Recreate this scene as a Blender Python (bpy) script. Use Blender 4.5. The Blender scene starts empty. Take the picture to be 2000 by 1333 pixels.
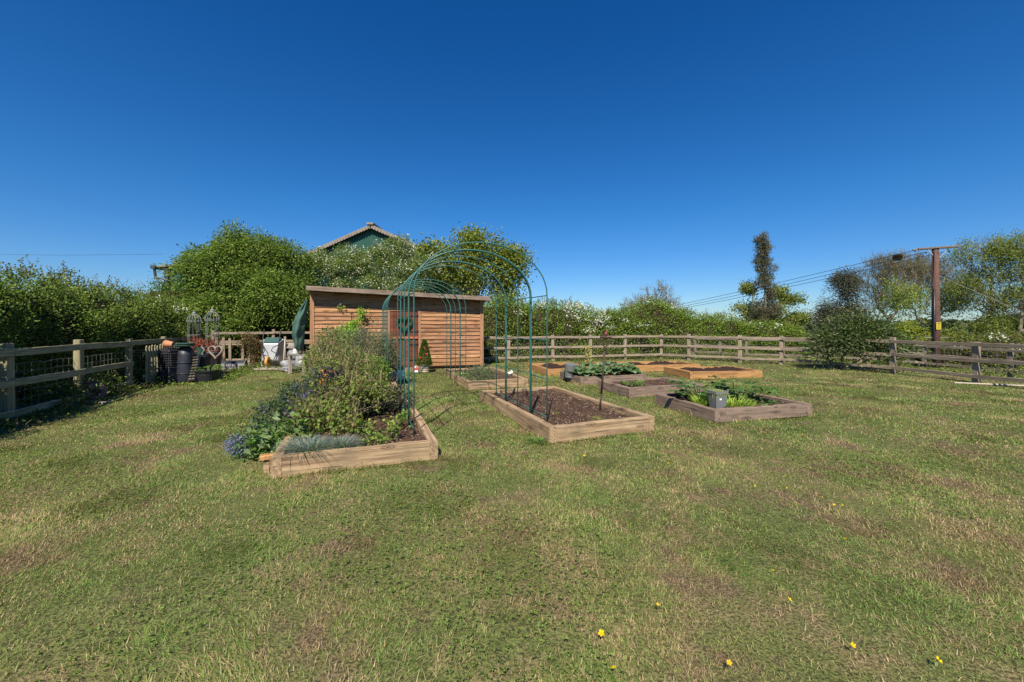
import bpy, math, random
import numpy as np
from mathutils import Vector, Matrix, Euler
random.seed(7); RNG = np.random.default_rng(11)
PI = math.pi; R = math.radians
SC = bpy.context.scene; COL = SC.collection

# ------------------------------------------------------------------ camera
F, HZ, EYE = 780.0, 637.0, 1.55          # focal length in photo pixels, horizon row, eye height
cd = bpy.data.cameras.new('camera'); cam = bpy.data.objects.new('camera', cd); COL.objects.link(cam)
cd.sensor_width = 36; cd.lens = F/2000*36; cd.shift_y = -(666.5-HZ)/2000
cd.clip_start = .05; cd.clip_end = 20000
cam.location = (0, 0, EYE); cam.rotation_euler = (R(90), 0, 0); SC.camera = cam

# ------------------------------------------------------------------ light
SUN_EL, SHADOW_AZ = 48.0, 8.0
SC.view_settings.view_transform = 'Standard'; SC.view_settings.look = 'None'
SC.view_settings.gamma = 1; SC.view_settings.exposure = 0.64
W = bpy.data.worlds.new('World'); SC.world = W; W.use_nodes = True
nt = W.node_tree; nt.nodes.clear()
sky = nt.nodes.new('ShaderNodeTexSky'); sky.sky_type = 'NISHITA'; sky.sun_disc = False
sky.sun_elevation = R(SUN_EL); sky.sun_rotation = R(180+SHADOW_AZ)
sky.air_density = 1.0; sky.dust_density = 0.25; sky.ozone_density = 3.0; sky.altitude = 200
hs = nt.nodes.new('ShaderNodeHueSaturation'); hs.inputs['Saturation'].default_value = 1.22; hs.inputs['Value'].default_value = 1.0
bg = nt.nodes.new('ShaderNodeBackground'); bg.inputs['Strength'].default_value = 0.103
wo = nt.nodes.new('ShaderNodeOutputWorld')
nt.links.new(sky.outputs[0], hs.inputs['Color']); _tc = nt.nodes.new('ShaderNodeTexCoord'); _sx = nt.nodes.new('ShaderNodeSeparateXYZ'); nt.links.new(_tc.outputs['Generated'], _sx.inputs[0])
_rp = nt.nodes.new('ShaderNodeValToRGB'); nt.links.new(_sx.outputs[2], _rp.inputs[0]); _el = _rp.color_ramp.elements
while len(_el) < 5: _el.new(.5)
for _i, (_p, _c) in enumerate(((0, (.44, .56, .71)), (.07, (.39, .54, .73)), (.157, (.32, .54, .75)), (.27, (.24, .55, .76)), (.6, (.11, .48, .75)))): _el[_i].position = _p; _el[_i].color = (*_c, 1)
_mx = nt.nodes.new('ShaderNodeMix'); _mx.data_type = 'RGBA'; _mx.blend_type = 'MULTIPLY'; _mx.inputs[0].default_value = 1
nt.links.new(hs.outputs[0], _mx.inputs[6]); nt.links.new(_rp.outputs[0], _mx.inputs[7]); nt.links.new(_mx.outputs[2], bg.inputs[0])
nt.links.new(bg.outputs[0], wo.inputs[0])
sd = bpy.data.lights.new('sun', 'SUN'); sd.energy = 5.0; sd.angle = R(.55); sd.color = (1, .92, .78)
sun = bpy.data.objects.new('sun', sd); COL.objects.link(sun)
e, a = R(SUN_EL), R(SHADOW_AZ)
sun.rotation_euler = Vector((math.sin(a)*math.cos(e), math.cos(a)*math.cos(e), -math.sin(e))).to_track_quat('-Z', 'Y').to_euler()

# ------------------------------------------------------------------ helpers
def ss(x, a, b):
    t = np.clip((x-a)/(b-a), 0, 1); return t*t*(3-2*t)
def gz(x, y):
    r = np.sqrt(np.asarray(x, float)**2+np.asarray(y, float)**2)
    z = -.35*ss(np.asarray(x, float), 13.2, 18.5) - 1.2*ss(r, 26, 80) - 11*ss(r, 100, 900)
    return z + .012*np.sin(x*1.3+y*.7)*np.cos(y*1.1-x*.4) * ss(-r, -30, -20)
def GP(px, py, z=0.0):
    Y = (EYE-z)*F/(py-HZ); return ((px-1000)/F*Y, Y, z)
def AT(px, py, Y): return ((px-1000)/F*Y, Y, EYE+(HZ-py)/F*Y)

def props(o, label=None, cat=None, group=None, kind=None):
    if label: o['label'] = label
    if cat: o['category'] = cat
    if group: o['group'] = group
    if kind: o['kind'] = kind
    return o
def thing(name, label, cat, loc=(0, 0, 0), rz=0.0, group=None):
    o = bpy.data.objects.new(name, None); COL.objects.link(o); o.location = loc; o.rotation_euler = (0, 0, rz)
    o.empty_display_size = .2
    return props(o, label, cat, group)
def copy_tree(o, parent=None):
    c = o.copy(); COL.objects.link(c); c.parent = parent
    for ch in list(o.children): copy_tree(ch, c)
    return c

def mesh_np(name, V, Fa, mat, parent=None, col=None, smooth=False):
    """V (n,3), Fa (m,k) uniform faces -> one linked mesh object"""
    me = bpy.data.meshes.new(name); n, m, k = len(V), len(Fa), Fa.shape[1]
    me.vertices.add(n); me.vertices.foreach_set('co', np.ascontiguousarray(V, dtype=np.float32).ravel())
    me.loops.add(m*k); me.loops.foreach_set('vertex_index', np.ascontiguousarray(Fa, dtype=np.int32).ravel())
    me.polygons.add(m); me.polygons.foreach_set('loop_start', np.arange(0, m*k, k, dtype=np.int32))
    me.polygons.foreach_set('loop_total', np.full(m, k, dtype=np.int32))
    if smooth: me.polygons.foreach_set('use_smooth', np.ones(m, dtype=bool))
    me.update(calc_edges=True)
    if col is not None:
        at = me.color_attributes.new('Col', 'FLOAT_COLOR', 'POINT')
        c = np.ones((n, 4), dtype=np.float32); c[:, :3] = col; at.data.foreach_set('color', c.ravel())
    me.materials.append(mat); o = bpy.data.objects.new(name, me); COL.objects.link(o); o.parent = parent
    return o

class MB:
    def __init__(s): s.v = []; s.f = []; s.c = []; s.col = (1, 1, 1)
    def add(s, vs, fs):
        b = len(s.v); s.v += [tuple(p) for p in vs]; s.c += [s.col]*len(vs); s.f += [tuple(i+b for i in f) for f in fs]; return s
    def box(s, c, d, rz=0, rx=0, ry=0, M=None, taper=1.0):
        m = M or (Matrix.Translation(c) @ Euler((rx, ry, rz)).to_matrix().to_4x4())
        vs = []
        for z in (-.5, .5):
            k = taper if z > 0 else 1
            for x, y in ((-.5, -.5), (.5, -.5), (.5, .5), (-.5, .5)): vs.append(m @ Vector((x*d[0]*k, y*d[1]*k, z*d[2])))
        return s.add(vs, [(3, 2, 1, 0), (4, 5, 6, 7), (0, 1, 5, 4), (1, 2, 6, 5), (2, 3, 7, 6), (3, 0, 4, 7)])
    def bar(s, p, q, w, h=None):
        p, q = Vector(p), Vector(q); d = q-p; L = d.length
        m = Matrix.Translation((p+q)/2) @ d.to_track_quat('X', 'Z').to_matrix().to_4x4()
        return s.box(None, (L, w, h or w), M=m)
    def tube(s, pts, r, n=8, caps=True, closed=False):
        pts = [Vector(p) for p in pts]; N = len(pts); rs = r if isinstance(r, (list, tuple)) else [r]*N
        vs = []; up = Vector((0, 0, 1)); last = None
        for i, p in enumerate(pts):
            if closed: t = pts[(i+1) % N]-pts[i-1]
            else: t = pts[min(i+1, N-1)]-pts[max(i-1, 0)]
            t.normalize()
            if last is None:
                ref = up if abs(t.z) < .9 else Vector((1, 0, 0)); x = t.cross(ref).normalized()
            else:
                x = (last-t*last.dot(t)).normalized()
            last = x; y = t.cross(x)
            for k in range(n):
                a = 2*PI*k/n; vs.append(p+(x*math.cos(a)+y*math.sin(a))*rs[i])
        fs = []
        for i in range(N if closed else N-1):
            j = (i+1) % N
            for k in range(n): fs.append((i*n+k, i*n+(k+1) % n, j*n+(k+1) % n, j*n+k))
        if caps and not closed: fs += [tuple(reversed(range(n))), tuple((N-1)*n+k for k in range(n))]
        return s.add(vs, fs)
    def lathe(s, prof, n=20, c=(0, 0, 0), M=None):
        vs = []; m = M or Matrix.Translation(c)
        for r, z in prof:
            for k in range(n): vs.append(m @ Vector((r*math.cos(2*PI*k/n), r*math.sin(2*PI*k/n), z)))
        fs = [(i*n+k, i*n+(k+1) % n, (i+1)*n+(k+1) % n, (i+1)*n+k) for i in range(len(prof)-1) for k in range(n)]
        if prof[0][0] > 1e-4: fs.append(tuple(reversed(range(n))))
        if prof[-1][0] > 1e-4: fs.append(tuple((len(prof)-1)*n+k for k in range(n)))
        return s.add(vs, fs)
    def build(s, name, mat, parent=None, loc=None, rot=None, bevel=0, smooth=False, seg=1):
        me = bpy.data.meshes.new(name); me.from_pydata([tuple(p) for p in s.v], [], s.f)
        at = me.color_attributes.new('Col', 'FLOAT_COLOR', 'POINT')
        at.data.foreach_set('color', np.array([(*c, 1) for c in s.c], dtype=np.float32).ravel())
        if smooth: me.polygons.foreach_set('use_smooth', np.ones(len(me.polygons), dtype=bool))
        me.materials.append(mat); o = bpy.data.objects.new(name, me); COL.objects.link(o); o.parent = parent
        if loc: o.location = loc
        if rot: o.rotation_euler = rot
        if bevel:
            b = o.modifiers.new('b', 'BEVEL'); b.width = bevel; b.segments = seg; b.limit_method = 'ANGLE'
        return o

# value noise for shaping (numpy)
_perm = np.random.default_rng(3).random((64, 64, 64))
def vnoise(P, s=1.0, off=0.0):
    q = np.asarray(P)*s+off+100; i = np.floor(q).astype(int); f = q-i; f = f*f*(3-2*f); out = 0
    for dx in (0, 1):
        for dy in (0, 1):
            for dz in (0, 1):
                w = (f[:, 0] if dx else 1-f[:, 0])*(f[:, 1] if dy else 1-f[:, 1])*(f[:, 2] if dz else 1-f[:, 2])
                out = out+w*_perm[(i[:, 0]+dx) % 64, (i[:, 1]+dy) % 64, (i[:, 2]+dz) % 64]
    return out

# ------------------------------------------------------------------ materials
def newmat(name):
    m = bpy.data.materials.new(name); m.use_nodes = True; t = m.node_tree; t.nodes.clear()
    o = t.nodes.new('ShaderNodeOutputMaterial'); b = t.nodes.new('ShaderNodeBsdfPrincipled'); t.links.new(b.outputs[0], o.inputs[0])
    return m, t, b, o
def nd(t, typ, ins=None, **kw):
    n = t.nodes.new(typ)
    for k, v in kw.items(): setattr(n, k, v)
    for k, v in (ins or {}).items():
        if isinstance(v, bpy.types.NodeSocket): t.links.new(v, n.inputs[k])
        else: n.inputs[k].default_value = v
    return n
def ramp(t, fac, stops):
    r = t.nodes.new('ShaderNodeValToRGB'); t.links.new(fac, r.inputs[0]); e = r.color_ramp.elements
    while len(e) < len(stops): e.new(.5)
    for i, (p, c) in enumerate(stops): e[i].position = p; e[i].color = (*c, 1) if len(c) == 3 else c
    return r.outputs[0]
def mix(t, fac, a, b, mode='MIX'):
    m = t.nodes.new('ShaderNodeMix'); m.data_type = 'RGBA'; m.blend_type = mode
    for idx, v in ((0, fac), (6, a), (7, b)):
        if isinstance(v, bpy.types.NodeSocket): t.links.new(v, m.inputs[idx])
        else: m.inputs[idx].default_value = v if idx == 0 else (*v, 1)
    return m.outputs[2]
def mth(t, op, a, b=None):
    m = t.nodes.new('ShaderNodeMath'); m.operation = op
    for i, v in enumerate((a, b)):
        if v is None: continue
        if isinstance(v, bpy.types.NodeSocket): t.links.new(v, m.inputs[i])
        else: m.inputs[i].default_value = v
    return m.outputs[0]
def coords(t, scale=(1, 1, 1), rand=True, space='Object'):
    tc = t.nodes.new('ShaderNodeTexCoord'); src = tc.outputs[space]
    if rand:
        oi = t.nodes.new('ShaderNodeObjectInfo'); mm = mth(t, 'MULTIPLY', oi.outputs['Random'], 37.0)
        src = nd(t, 'ShaderNodeVectorMath', {0: src, 1: mm}, operation='ADD').outputs[0]
    return nd(t, 'ShaderNodeMapping', {'Vector': src, 'Scale': scale}).outputs[0]
def noise(t, vec, scale, detail=4, rough=.6):
    return nd(t, 'ShaderNodeTexNoise', {'Vector': vec, 'Scale': scale, 'Detail': detail, 'Roughness': rough}).outputs['Fac']
def bump(t, b, h, strength=.4, dist=.01):
    n = nd(t, 'ShaderNodeBump', {'Height': h, 'Strength': strength, 'Distance': dist}); t.links.new(n.outputs[0], b.inputs['Normal'])

def wood(name, dark, light, stain=(.1, .09, .07), stain_amt=.5, knots=.5, rough=.85, usecol=False, gs=1.0):
    m, t, b, o = newmat(name)
    g = noise(t, coords(t, (1.3*gs, 26*gs, 26*gs)), 1.0, 7, .65)
    c = ramp(t, g, [(.36, dark), (.64, light)])
    c0 = coords(t, (1, 1, 1)); big = noise(t, c0, 3.2, 4)
    c = mix(t, mth(t, 'MULTIPLY', ramp(t, big, [(.42, (0, 0, 0)), (.7, (1, 1, 1))]), stain_amt), c, stain)
    kx = nd(t, 'ShaderNodeSeparateXYZ', {0: coords(t, (1, 1, 1))}); kv = nd(t, 'ShaderNodeCombineXYZ', {0: mth(t, 'MULTIPLY', kx.outputs[0], 1.7), 1: mth(t, 'ADD', mth(t, 'MULTIPLY', kx.outputs[2], 5.0), mth(t, 'MULTIPLY', kx.outputs[1], 3.0))})
    vn = nd(t, 'ShaderNodeTexVoronoi', {'Vector': kv.outputs[0], 'Scale': 1.0}, voronoi_dimensions='2D'); vo = mth(t, 'ADD', vn.outputs['Distance'], mth(t, 'MULTIPLY', nd(t, 'ShaderNodeSeparateColor', {0: vn.outputs['Color']}).outputs[0], .10))
    kn = ramp(t, vo, [(.06, (1, 1, 1)), (.12, (.2, .2, .2)), (.16, (.7, .7, .7)), (.22, (0, 0, 0))])
    c = mix(t, mth(t, 'MULTIPLY', kn, knots), c, tuple(x*.3 for x in dark))
    cr = noise(t, coords(t, (.9, 60, 60)), 1.0, 3, .5)
    crack = ramp(t, cr, [(.0, (1, 1, 1)), (.34, (1, 1, 1)), (.40, (0, 0, 0))])
    c = mix(t, mth(t, 'MULTIPLY', crack, .75), c, tuple(x*.2 for x in dark))
    if usecol: c = mix(t, 1.0, c, nd(t, 'ShaderNodeAttribute', attribute_name='Col').outputs['Color'], 'MULTIPLY')
    t.links.new(c, b.inputs['Base Color']); b.inputs['Roughness'].default_value = rough
    b.inputs['Specular IOR Level'].default_value = .25
    bump(t, b, mth(t, 'SUBTRACT', g, mth(t, 'MULTIPLY', crack, .6)), .5, .006)
    return m
def plain(name, col, rough=.6, metal=0, var=.25, vs=6.0, dirt=(.12, .1, .07), dirt_amt=.3, usecol=False, bmp=.15, spec=.5):
    m, t, b, o = newmat(name); v = coords(t)
    n1 = noise(t, v, vs, 6); c = mix(t, n1, tuple(x*(1-var) for x in col), tuple(min(1, x*(1+var)) for x in col))
    if usecol: c = mix(t, 1.0, c, nd(t, 'ShaderNodeAttribute', attribute_name='Col').outputs['Color'], 'MULTIPLY')
    d = ramp(t, noise(t, v, vs*.37+1, 7, .7), [(.48, (0, 0, 0)), (.68, (1, 1, 1))])
    c = mix(t, mth(t, 'MULTIPLY', d, dirt_amt), c, dirt)
    t.links.new(c, b.inputs['Base Color']); b.inputs['Roughness'].default_value = rough; b.inputs['Metallic'].default_value = metal
    b.inputs['Specular IOR Level'].default_value = spec
    if bmp: bump(t, b, n1, bmp, .01)
    return m
def leafmat(name, trans=.38, rough=.6, spec=.2):
    m, t, b, o = newmat(name); at = nd(t, 'ShaderNodeAttribute', attribute_name='Col').outputs['Color']
    t.links.new(at, b.inputs['Base Color']); b.inputs['Roughness'].default_value = rough; b.inputs['Specular IOR Level'].default_value = spec
    tr = nd(t, 'ShaderNodeBsdfTranslucent'); t.links.new(mix(t, 1.0, at, (1.25, 1.35, .7), 'MULTIPLY'), tr.inputs[0])
    ms = nd(t, 'ShaderNodeMixShader', {0: trans, 1: b.outputs[0], 2: tr.outputs[0]}); t.links.new(ms.outputs[0], o.inputs[0])
    return m
LEAF = leafmat('foliage'); PETAL = leafmat('petals', .25, .7, .2)
M = {}
M['sleeper'] = wood('weathered_sleeper', (.23, .145, .08), (.46, .325, .195), (.15, .12, .075), .55, .9)
M['sleeper_old'] = wood('grey_sleeper', (.15, .105, .08), (.29, .205, .155), (.13, .10, .08), .5, .9)
M['sleeper_new'] = wood('new_orange_sleeper', (.30, .15, .055), (.48, .265, .105), (.30, .17, .08), .4, .4)
M['fence'] = wood('grey_fence_rail', (.20, .155, .112), (.36, .285, .21), (.12, .10, .08), .4, .3)
M['fence_green'] = wood('greenish_fence_rail', (.225, .205, .12), (.38, .34, .205), (.11, .11, .06), .4, .3)
M['fence_dark'] = wood('dark_fence_rail', (.14, .11, .085), (.28, .225, .175), (.08, .07, .06), .5, .3)
M['clad'] = wood('larch_cladding', (.21, .098, .045), (.50, .268, .14), (.33, .17, .09), .5, .8, usecol=True)
M['trim'] = wood('shed_trim', (.27, .135, .07), (.42, .225, .125), (.3, .17, .10), .4, .4)
M['fascia'] = wood('grey_fascia', (.16, .115, .085), (.30, .225, .175), (.10, .08, .06), .4, .2)
M['door'] = wood('dark_red_door', (.10, .03, .018), (.20, .065, .038), (.07, .03, .02), .3, .2, .7, usecol=True)
M['door_edge'] = plain('bright_brown_ledge', (.42, .11, .035), .6)
M['bark'] = wood('bark', (.08, .07, .05), (.21, .185, .14), (.12, .13, .06), .5, .2, gs=.6)
M['bark_pale'] = wood('pale_bark', (.14, .12, .09), (.30, .27, .21), (.16, .17, .08), .5, .2, gs=.6)
M['twig'] = plain('pale_twigs', (.20, .15, .11), .8, var=.4)
M['core'] = plain('hedge_light_blocker', (.035, .028, .016), .95, var=.5, spec=.05)  # dark fill for the solid core added inside hedges to block light
M['pole'] = wood('creosoted_pole', (.07, .032, .024), (.17, .085, .065), (.09, .06, .05), .4, .2)
M['arch'] = plain('green_coated_steel', (.025, .115, .10), .5, 0, .3, 9, (.10, .11, .07), .35)
M['wire'] = plain('galvanised_wire', (.30, .30, .29), .5, .6, .2)
M['cable'] = plain('cable', (.03, .03, .035), .7)
M['galv'] = plain('galvanised_metal', (.45, .46, .47), .5, .6, .15)
M['black'] = plain('black_plastic', (.018, .018, .024), .45, 0, .3, 5, (.13, .12, .10), .14)
M['navy'] = plain('dusty_dark_blue_plastic', (.022, .025, .038), .5, 0, .3, 5, (.15, .14, .13), .22)
M['grey'] = plain('grey_plastic', (.15, .155, .16), .5, 0, .12, 5, (.16, .14, .11), .25)
M['terra'] = plain('terracotta', (.46, .20, .10), .85, 0, .25)
M['mauve'] = plain('purple_brown_glaze', (.11, .07, .085), .6, 0, .3)
M['white'] = plain('white_plastic', (.75, .75, .73), .5, 0, .08)
M['label'] = plain('white_sticker', (.8, .8, .78), .6, 0, .02, dirt_amt=.05)
M['yellow'] = plain('yellow_tyre', (.62, .33, .07), .7, 0, .2)
M['sign'] = plain('yellow_sign', (.50, .37, .025), .5, 0, .05, dirt_amt=.1)
M['silver'] = plain('silver_tray', (.42, .43, .44), .42, .45, .12, 3, (.3, .3, .3), .3)
M['dgreen'] = plain('dark_green_plastic', (.03, .085, .07), .4, 0, .2)
M['net'] = plain('green_shade_net', (.035, .095, .075), .85, 0, .35, 25, bmp=.6)
M['sack'] = plain('crumpled_plastic_sack', (.22, .22, .235), .45, 0, .4, 7, (.12, .10, .08), .5, bmp=.5)
M['stone'] = plain('pale_stone', (.27, .24, .205), .9, 0, .35)
M['slab'] = plain('concrete_slab', (.30, .25, .19), .9, 0, .2)
M['wicker'] = plain('pale_wicker', (.44, .37, .28), .8, 0, .35, 40, bmp=.6)
M['wicker_pink'] = plain('weathered_wicker', (.30, .22, .18), .8, 0, .4, 40, bmp=.6)
M['cage'] = plain('rusty_painted_wire', (.20, .23, .22), .7, .1, .2, 12, (.25, .11, .05), .65)
M['rust'] = plain('rusty_iron', (.055, .035, .028), .8, .2, .3)
M['red'] = plain('red_ribbon', (.55, .03, .03), .6)
M['orange'] = plain('orange_plastic', (.72, .27, .03), .5)
M['barn'] = plain('green_profiled_sheet', (.020, .085, .062), .6, 0, .15, .6, (.10, .13, .10), .3)
M['roofing'] = plain('mossy_fibre_cement', (.24, .20, .17), .95, 0, .3, 1.5, (.12, .11, .06), .6)
M['gutter'] = plain('dark_gutter', (.035, .05, .05), .5)
M['felt'] = plain('roof_felt', (.06, .06, .055), .95)

def soilmat(name, c1, c2, c3):
    m, t, b, o = newmat(name); v = coords(t, rand=False)
    n = noise(t, v, 28, 8, .75); n2 = noise(t, v, 3, 4)
    c = ramp(t, n, [(.3, c1), (.55, c2), (.72, c3)]); c = mix(t, mth(t, 'MULTIPLY', n2, .5), c, c1)
    t.links.new(c, b.inputs['Base Color']); b.inputs['Roughness'].default_value = 1; b.inputs['Specular IOR Level'].default_value = .1
    bump(t, b, n, .9, .03); return m
M['soil'] = soilmat('garden_soil', (.045, .026, .018), (.105, .062, .045), (.20, .13, .095))
M['soil_dark'] = soilmat('fresh_dark_soil', (.022, .014, .011), (.05, .03, .023), (.09, .06, .045))

def turfmat(name, blade):
    m, t, b, o = newmat(name)
    pos = nd(t, 'ShaderNodeNewGeometry').outputs['Position']
    flat = nd(t, 'ShaderNodeMapping', {'Vector': pos, 'Scale': (1, 1, 0)}).outputs[0]
    big = noise(t, flat, .55, 4, .62); med = noise(t, flat, 2.1, 5, .68); fine = noise(t, flat, 9.0, 4, .65)
    cfine = noise(t, pos, 60, 3)
    green = mix(t, ramp(t, fine, [(.35, (0, 0, 0)), (.65, (1, 1, 1))]), (.095, .165, .028), (.185, .275, .058))
    green = mix(t, ramp(t, big, [(.4, (0, 0, 0)), (.62, (1, 1, 1))]), green, (.19, .235, .055))
    dry = mix(t, fine, (.28, .195, .095), (.44, .33, .175))
    s = mth(t, 'ADD', mth(t, 'MULTIPLY', med, .62), mth(t, 'MULTIPLY', big, .38))
    s = mth(t, 'ADD', s, mth(t, 'MULTIPLY', mth(t, 'SUBTRACT', fine, .5), .22))
    px_ = nd(t, 'ShaderNodeSeparateXYZ', {0: pos}); yb = nd(t, 'ShaderNodeMapRange', {0: px_.outputs[1], 1: 3.0, 2: 8.0, 3: -.014, 4: .035}).outputs[0]; xb_ = nd(t, 'ShaderNodeMapRange', {0: px_.outputs[0], 1: 1.0, 2: -3.0, 3: 0.0, 4: .022}).outputs[0]
    s = mth(t, 'SUBTRACT', s, mth(t, 'ADD', yb, xb_))
    if blade:
        at = nd(t, 'ShaderNodeAttribute', attribute_name='Col').outputs['Color']
        sp = nd(t, 'ShaderNodeSeparateColor', {0: at})
        s = mth(t, 'ADD', s, mth(t, 'MULTIPLY', mth(t, 'SUBTRACT', sp.outputs[0], .5), .42))
        f = ramp(t, s, [(.495, (0, 0, 0)), (.61, (1, 1, 1))])
        c = mix(t, f, green, dry)
        c = mix(t, ramp(t, noise(t, flat, 1.3, 5, .7), [(.52, (0, 0, 0)), (.63, (.8, .8, .8))]), c, (.28, .19, .105))
        vv = mth(t, 'ADD', mth(t, 'MULTIPLY', sp.outputs[1], 1.05), .55)
        hv = nd(t, 'ShaderNodeHueSaturation', {'Color': c, 'Value': vv}); c = hv.outputs[0]
        tr = nd(t, 'ShaderNodeBsdfTranslucent', {0: c}); b.inputs['Roughness'].default_value = .5; b.inputs['Specular IOR Level'].default_value = .3
        t.links.new(c, b.inputs['Base Color'])
        ms = nd(t, 'ShaderNodeMixShader', {0: .25, 1: b.outputs[0], 2: tr.outputs[0]}); t.links.new(ms.outputs[0], o.inputs[0])
    else:
        f = ramp(t, s, [(.50, (0, 0, 0)), (.64, (1, 1, 1))])
        g2 = mix(t, .5, green, (.085, .06, .035)); d2 = mix(t, .55, dry, (.13, .085, .055))
        c = mix(t, f, g2, d2)
        c = mix(t, ramp(t, noise(t, flat, 1.3, 5, .7), [(.54, (0, 0, 0)), (.64, (.9, .9, .9))]), c, (.15, .095, .065))
        c = mix(t, ramp(t, cfine, [(.42, (0, 0, 0)), (.60, (.85, .85, .85))]), c, (.028, .030, .012)); c = mix(t, ramp(t, noise(t, pos, 110, 2), [(.55, (0, 0, 0)), (.68, (.6, .6, .6))]), c, (.33, .27, .14))
        # beyond the garden: fields
        dist = nd(t, 'ShaderNodeVectorMath', {0: pos}, operation='LENGTH').outputs['Value']
        far = ramp(t, mth(t, 'DIVIDE', dist, 200), [(.12, (0, 0, 0)), (.4, (1, 1, 1))])
        fld = mix(t, noise(t, flat, .004, 3), (.05, .085, .03), (.11, .11, .05))
        c = mix(t, far, c, fld)
        t.links.new(c, b.inputs['Base Color']); b.inputs['Roughness'].default_value = .95; b.inputs['Specular IOR Level'].default_value = .1
        bump(t, b, mth(t, 'ADD', cfine, fine), .5, .03)
    return m
M['turf'] = turfmat('lawn_ground', False); M['blade'] = turfmat('grass_blades', True)

# ------------------------------------------------------------------ generators
def palette(n, cols, jit=.25, w=None):
    cols = np.array(cols); cols = np.where((cols[:, 1:2] > cols[:, 0:1]) & (cols[:, 1:2] > cols[:, 2:3]), cols*np.array([[1.85, 1.72, 1.5]]), cols); idx = RNG.choice(len(cols), n, p=w); c = cols[idx]
    return c*(1+(RNG.random((n, 1))-.5)*2*jit)*(1+(RNG.random((n, 3))-.5)*.12)
def unit(v): return v/np.maximum(np.linalg.norm(v, axis=1, keepdims=True), 1e-9)
def leaf_geo(P, D, L, Wd, cols, fold=.25):
    """P base points, D growth directions, L lengths, Wd widths: folded four point leaves"""
    n = len(P); D = unit(D); up = unit(RNG.normal(size=(n, 3))*.7+np.array([0, 0, 1.0]))
    S = unit(np.cross(D, up)); Nn = np.cross(S, D)
    L = np.broadcast_to(L, (n,))[:, None]; Wd = np.broadcast_to(Wd, (n,))[:, None]
    mid = P+D*L*.5
    V = np.stack([P, mid-S*Wd*.5+Nn*Wd*fold, P+D*L-Nn*L*.12, mid+S*Wd*.5+Nn*Wd*fold], 1).reshape(-1, 3)
    b = np.arange(n)[:, None]*4
    Fa = np.concatenate([b+np.array([[0, 2, 1]]), b+np.array([[0, 3, 2]])], 1).reshape(-1, 3)
    return V, Fa, np.repeat(cols, 4, 0)
def leaves(name, P, D, L, Wd, cols, parent=None, mat=None, fold=.25):
    V, Fa, C = leaf_geo(P, D, L, Wd, cols, fold); return mesh_np(name, V, Fa, mat or LEAF, parent, C)
def blade_geo(P, D, L, Wd, cols, droop=.35, seg=2, bend=None):
    n = len(P); D = unit(D); L = np.broadcast_to(L, (n,))[:, None]; Wd = np.broadcast_to(Wd, (n,))[:, None]
    hor = D*np.array([1, 1, 0]); hor = unit(hor+RNG.normal(size=(n, 3))*np.array([.15, .15, 0]))
    S = unit(np.cross(hor, np.array([0, 0, 1.0])))
    rows = []
    for i in range(seg+1):
        t = i/seg; c = P+D*L*t+(hor*.5-np.array([0, 0, 1.0]))*L*droop*t*t
        if i < seg: rows += [c-S*Wd*.5*(1-t*.6), c+S*Wd*.5*(1-t*.6)]
        else: rows += [c]
    k = len(rows); V = np.stack(rows, 1).reshape(-1, 3); b = np.arange(n)[:, None]*k; fs = []
    for i in range(seg-1):
        o = 2*i; fs += [b+np.array([[o, o+1, o+3]]), b+np.array([[o, o+3, o+2]])]
    o = 2*(seg-1); fs += [b+np.array([[o, o+1, o+2]])]
    return V, np.concatenate(fs, 1).reshape(-1, 3), np.repeat(cols, k, 0)
def blades(name, P, D, L, Wd, cols, parent=None, mat=None, **k):
    V, Fa, C = blade_geo(P, D, L, Wd, cols, **k); return mesh_np(name, V, Fa, mat or LEAF, parent, C)
def in_lobes(n, lobes, shell=.55, seed_noise=None, cut=.0):
    """points in a union of ellipsoids (x,y,z,rx,ry,rz), denser near the surface, clumped by noise; with outward dirs"""
    w = np.array([(l[3]*l[4]+l[4]*l[5]+l[3]*l[5]) for l in lobes]); w /= w.sum()
    out, dirs, tot = [], [], 0
    lo = np.array(lobes)
    while tot < n:
        k = RNG.choice(len(lobes), n, p=w); d = unit(RNG.normal(size=(n, 3)))
        r = shell+(1-shell)*RNG.random((n, 1))**.7
        r = r*(1+.22*(vnoise(d*2.1+k[:, None]*7.3, 1.3)-.5)[:, None]*2)
        p = lo[k, :3]+d*lo[k, 3:]*r
        ok = np.ones(n, bool)
        for j in range(len(lobes)):
            q = (p-lo[j, :3])/lo[j, 3:]; ok &= ~((np.linalg.norm(q, axis=1) < shell*.85) & (k != j))
        if cut > 0: ok &= vnoise(p, seed_noise or 1.5, 5.0) > cut*RNG.random(n)**.3
        out.append(p[ok]); dirs.append(d[ok]); tot += ok.sum()
    return np.concatenate(out)[:n], np.concatenate(dirs)[:n]
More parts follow.
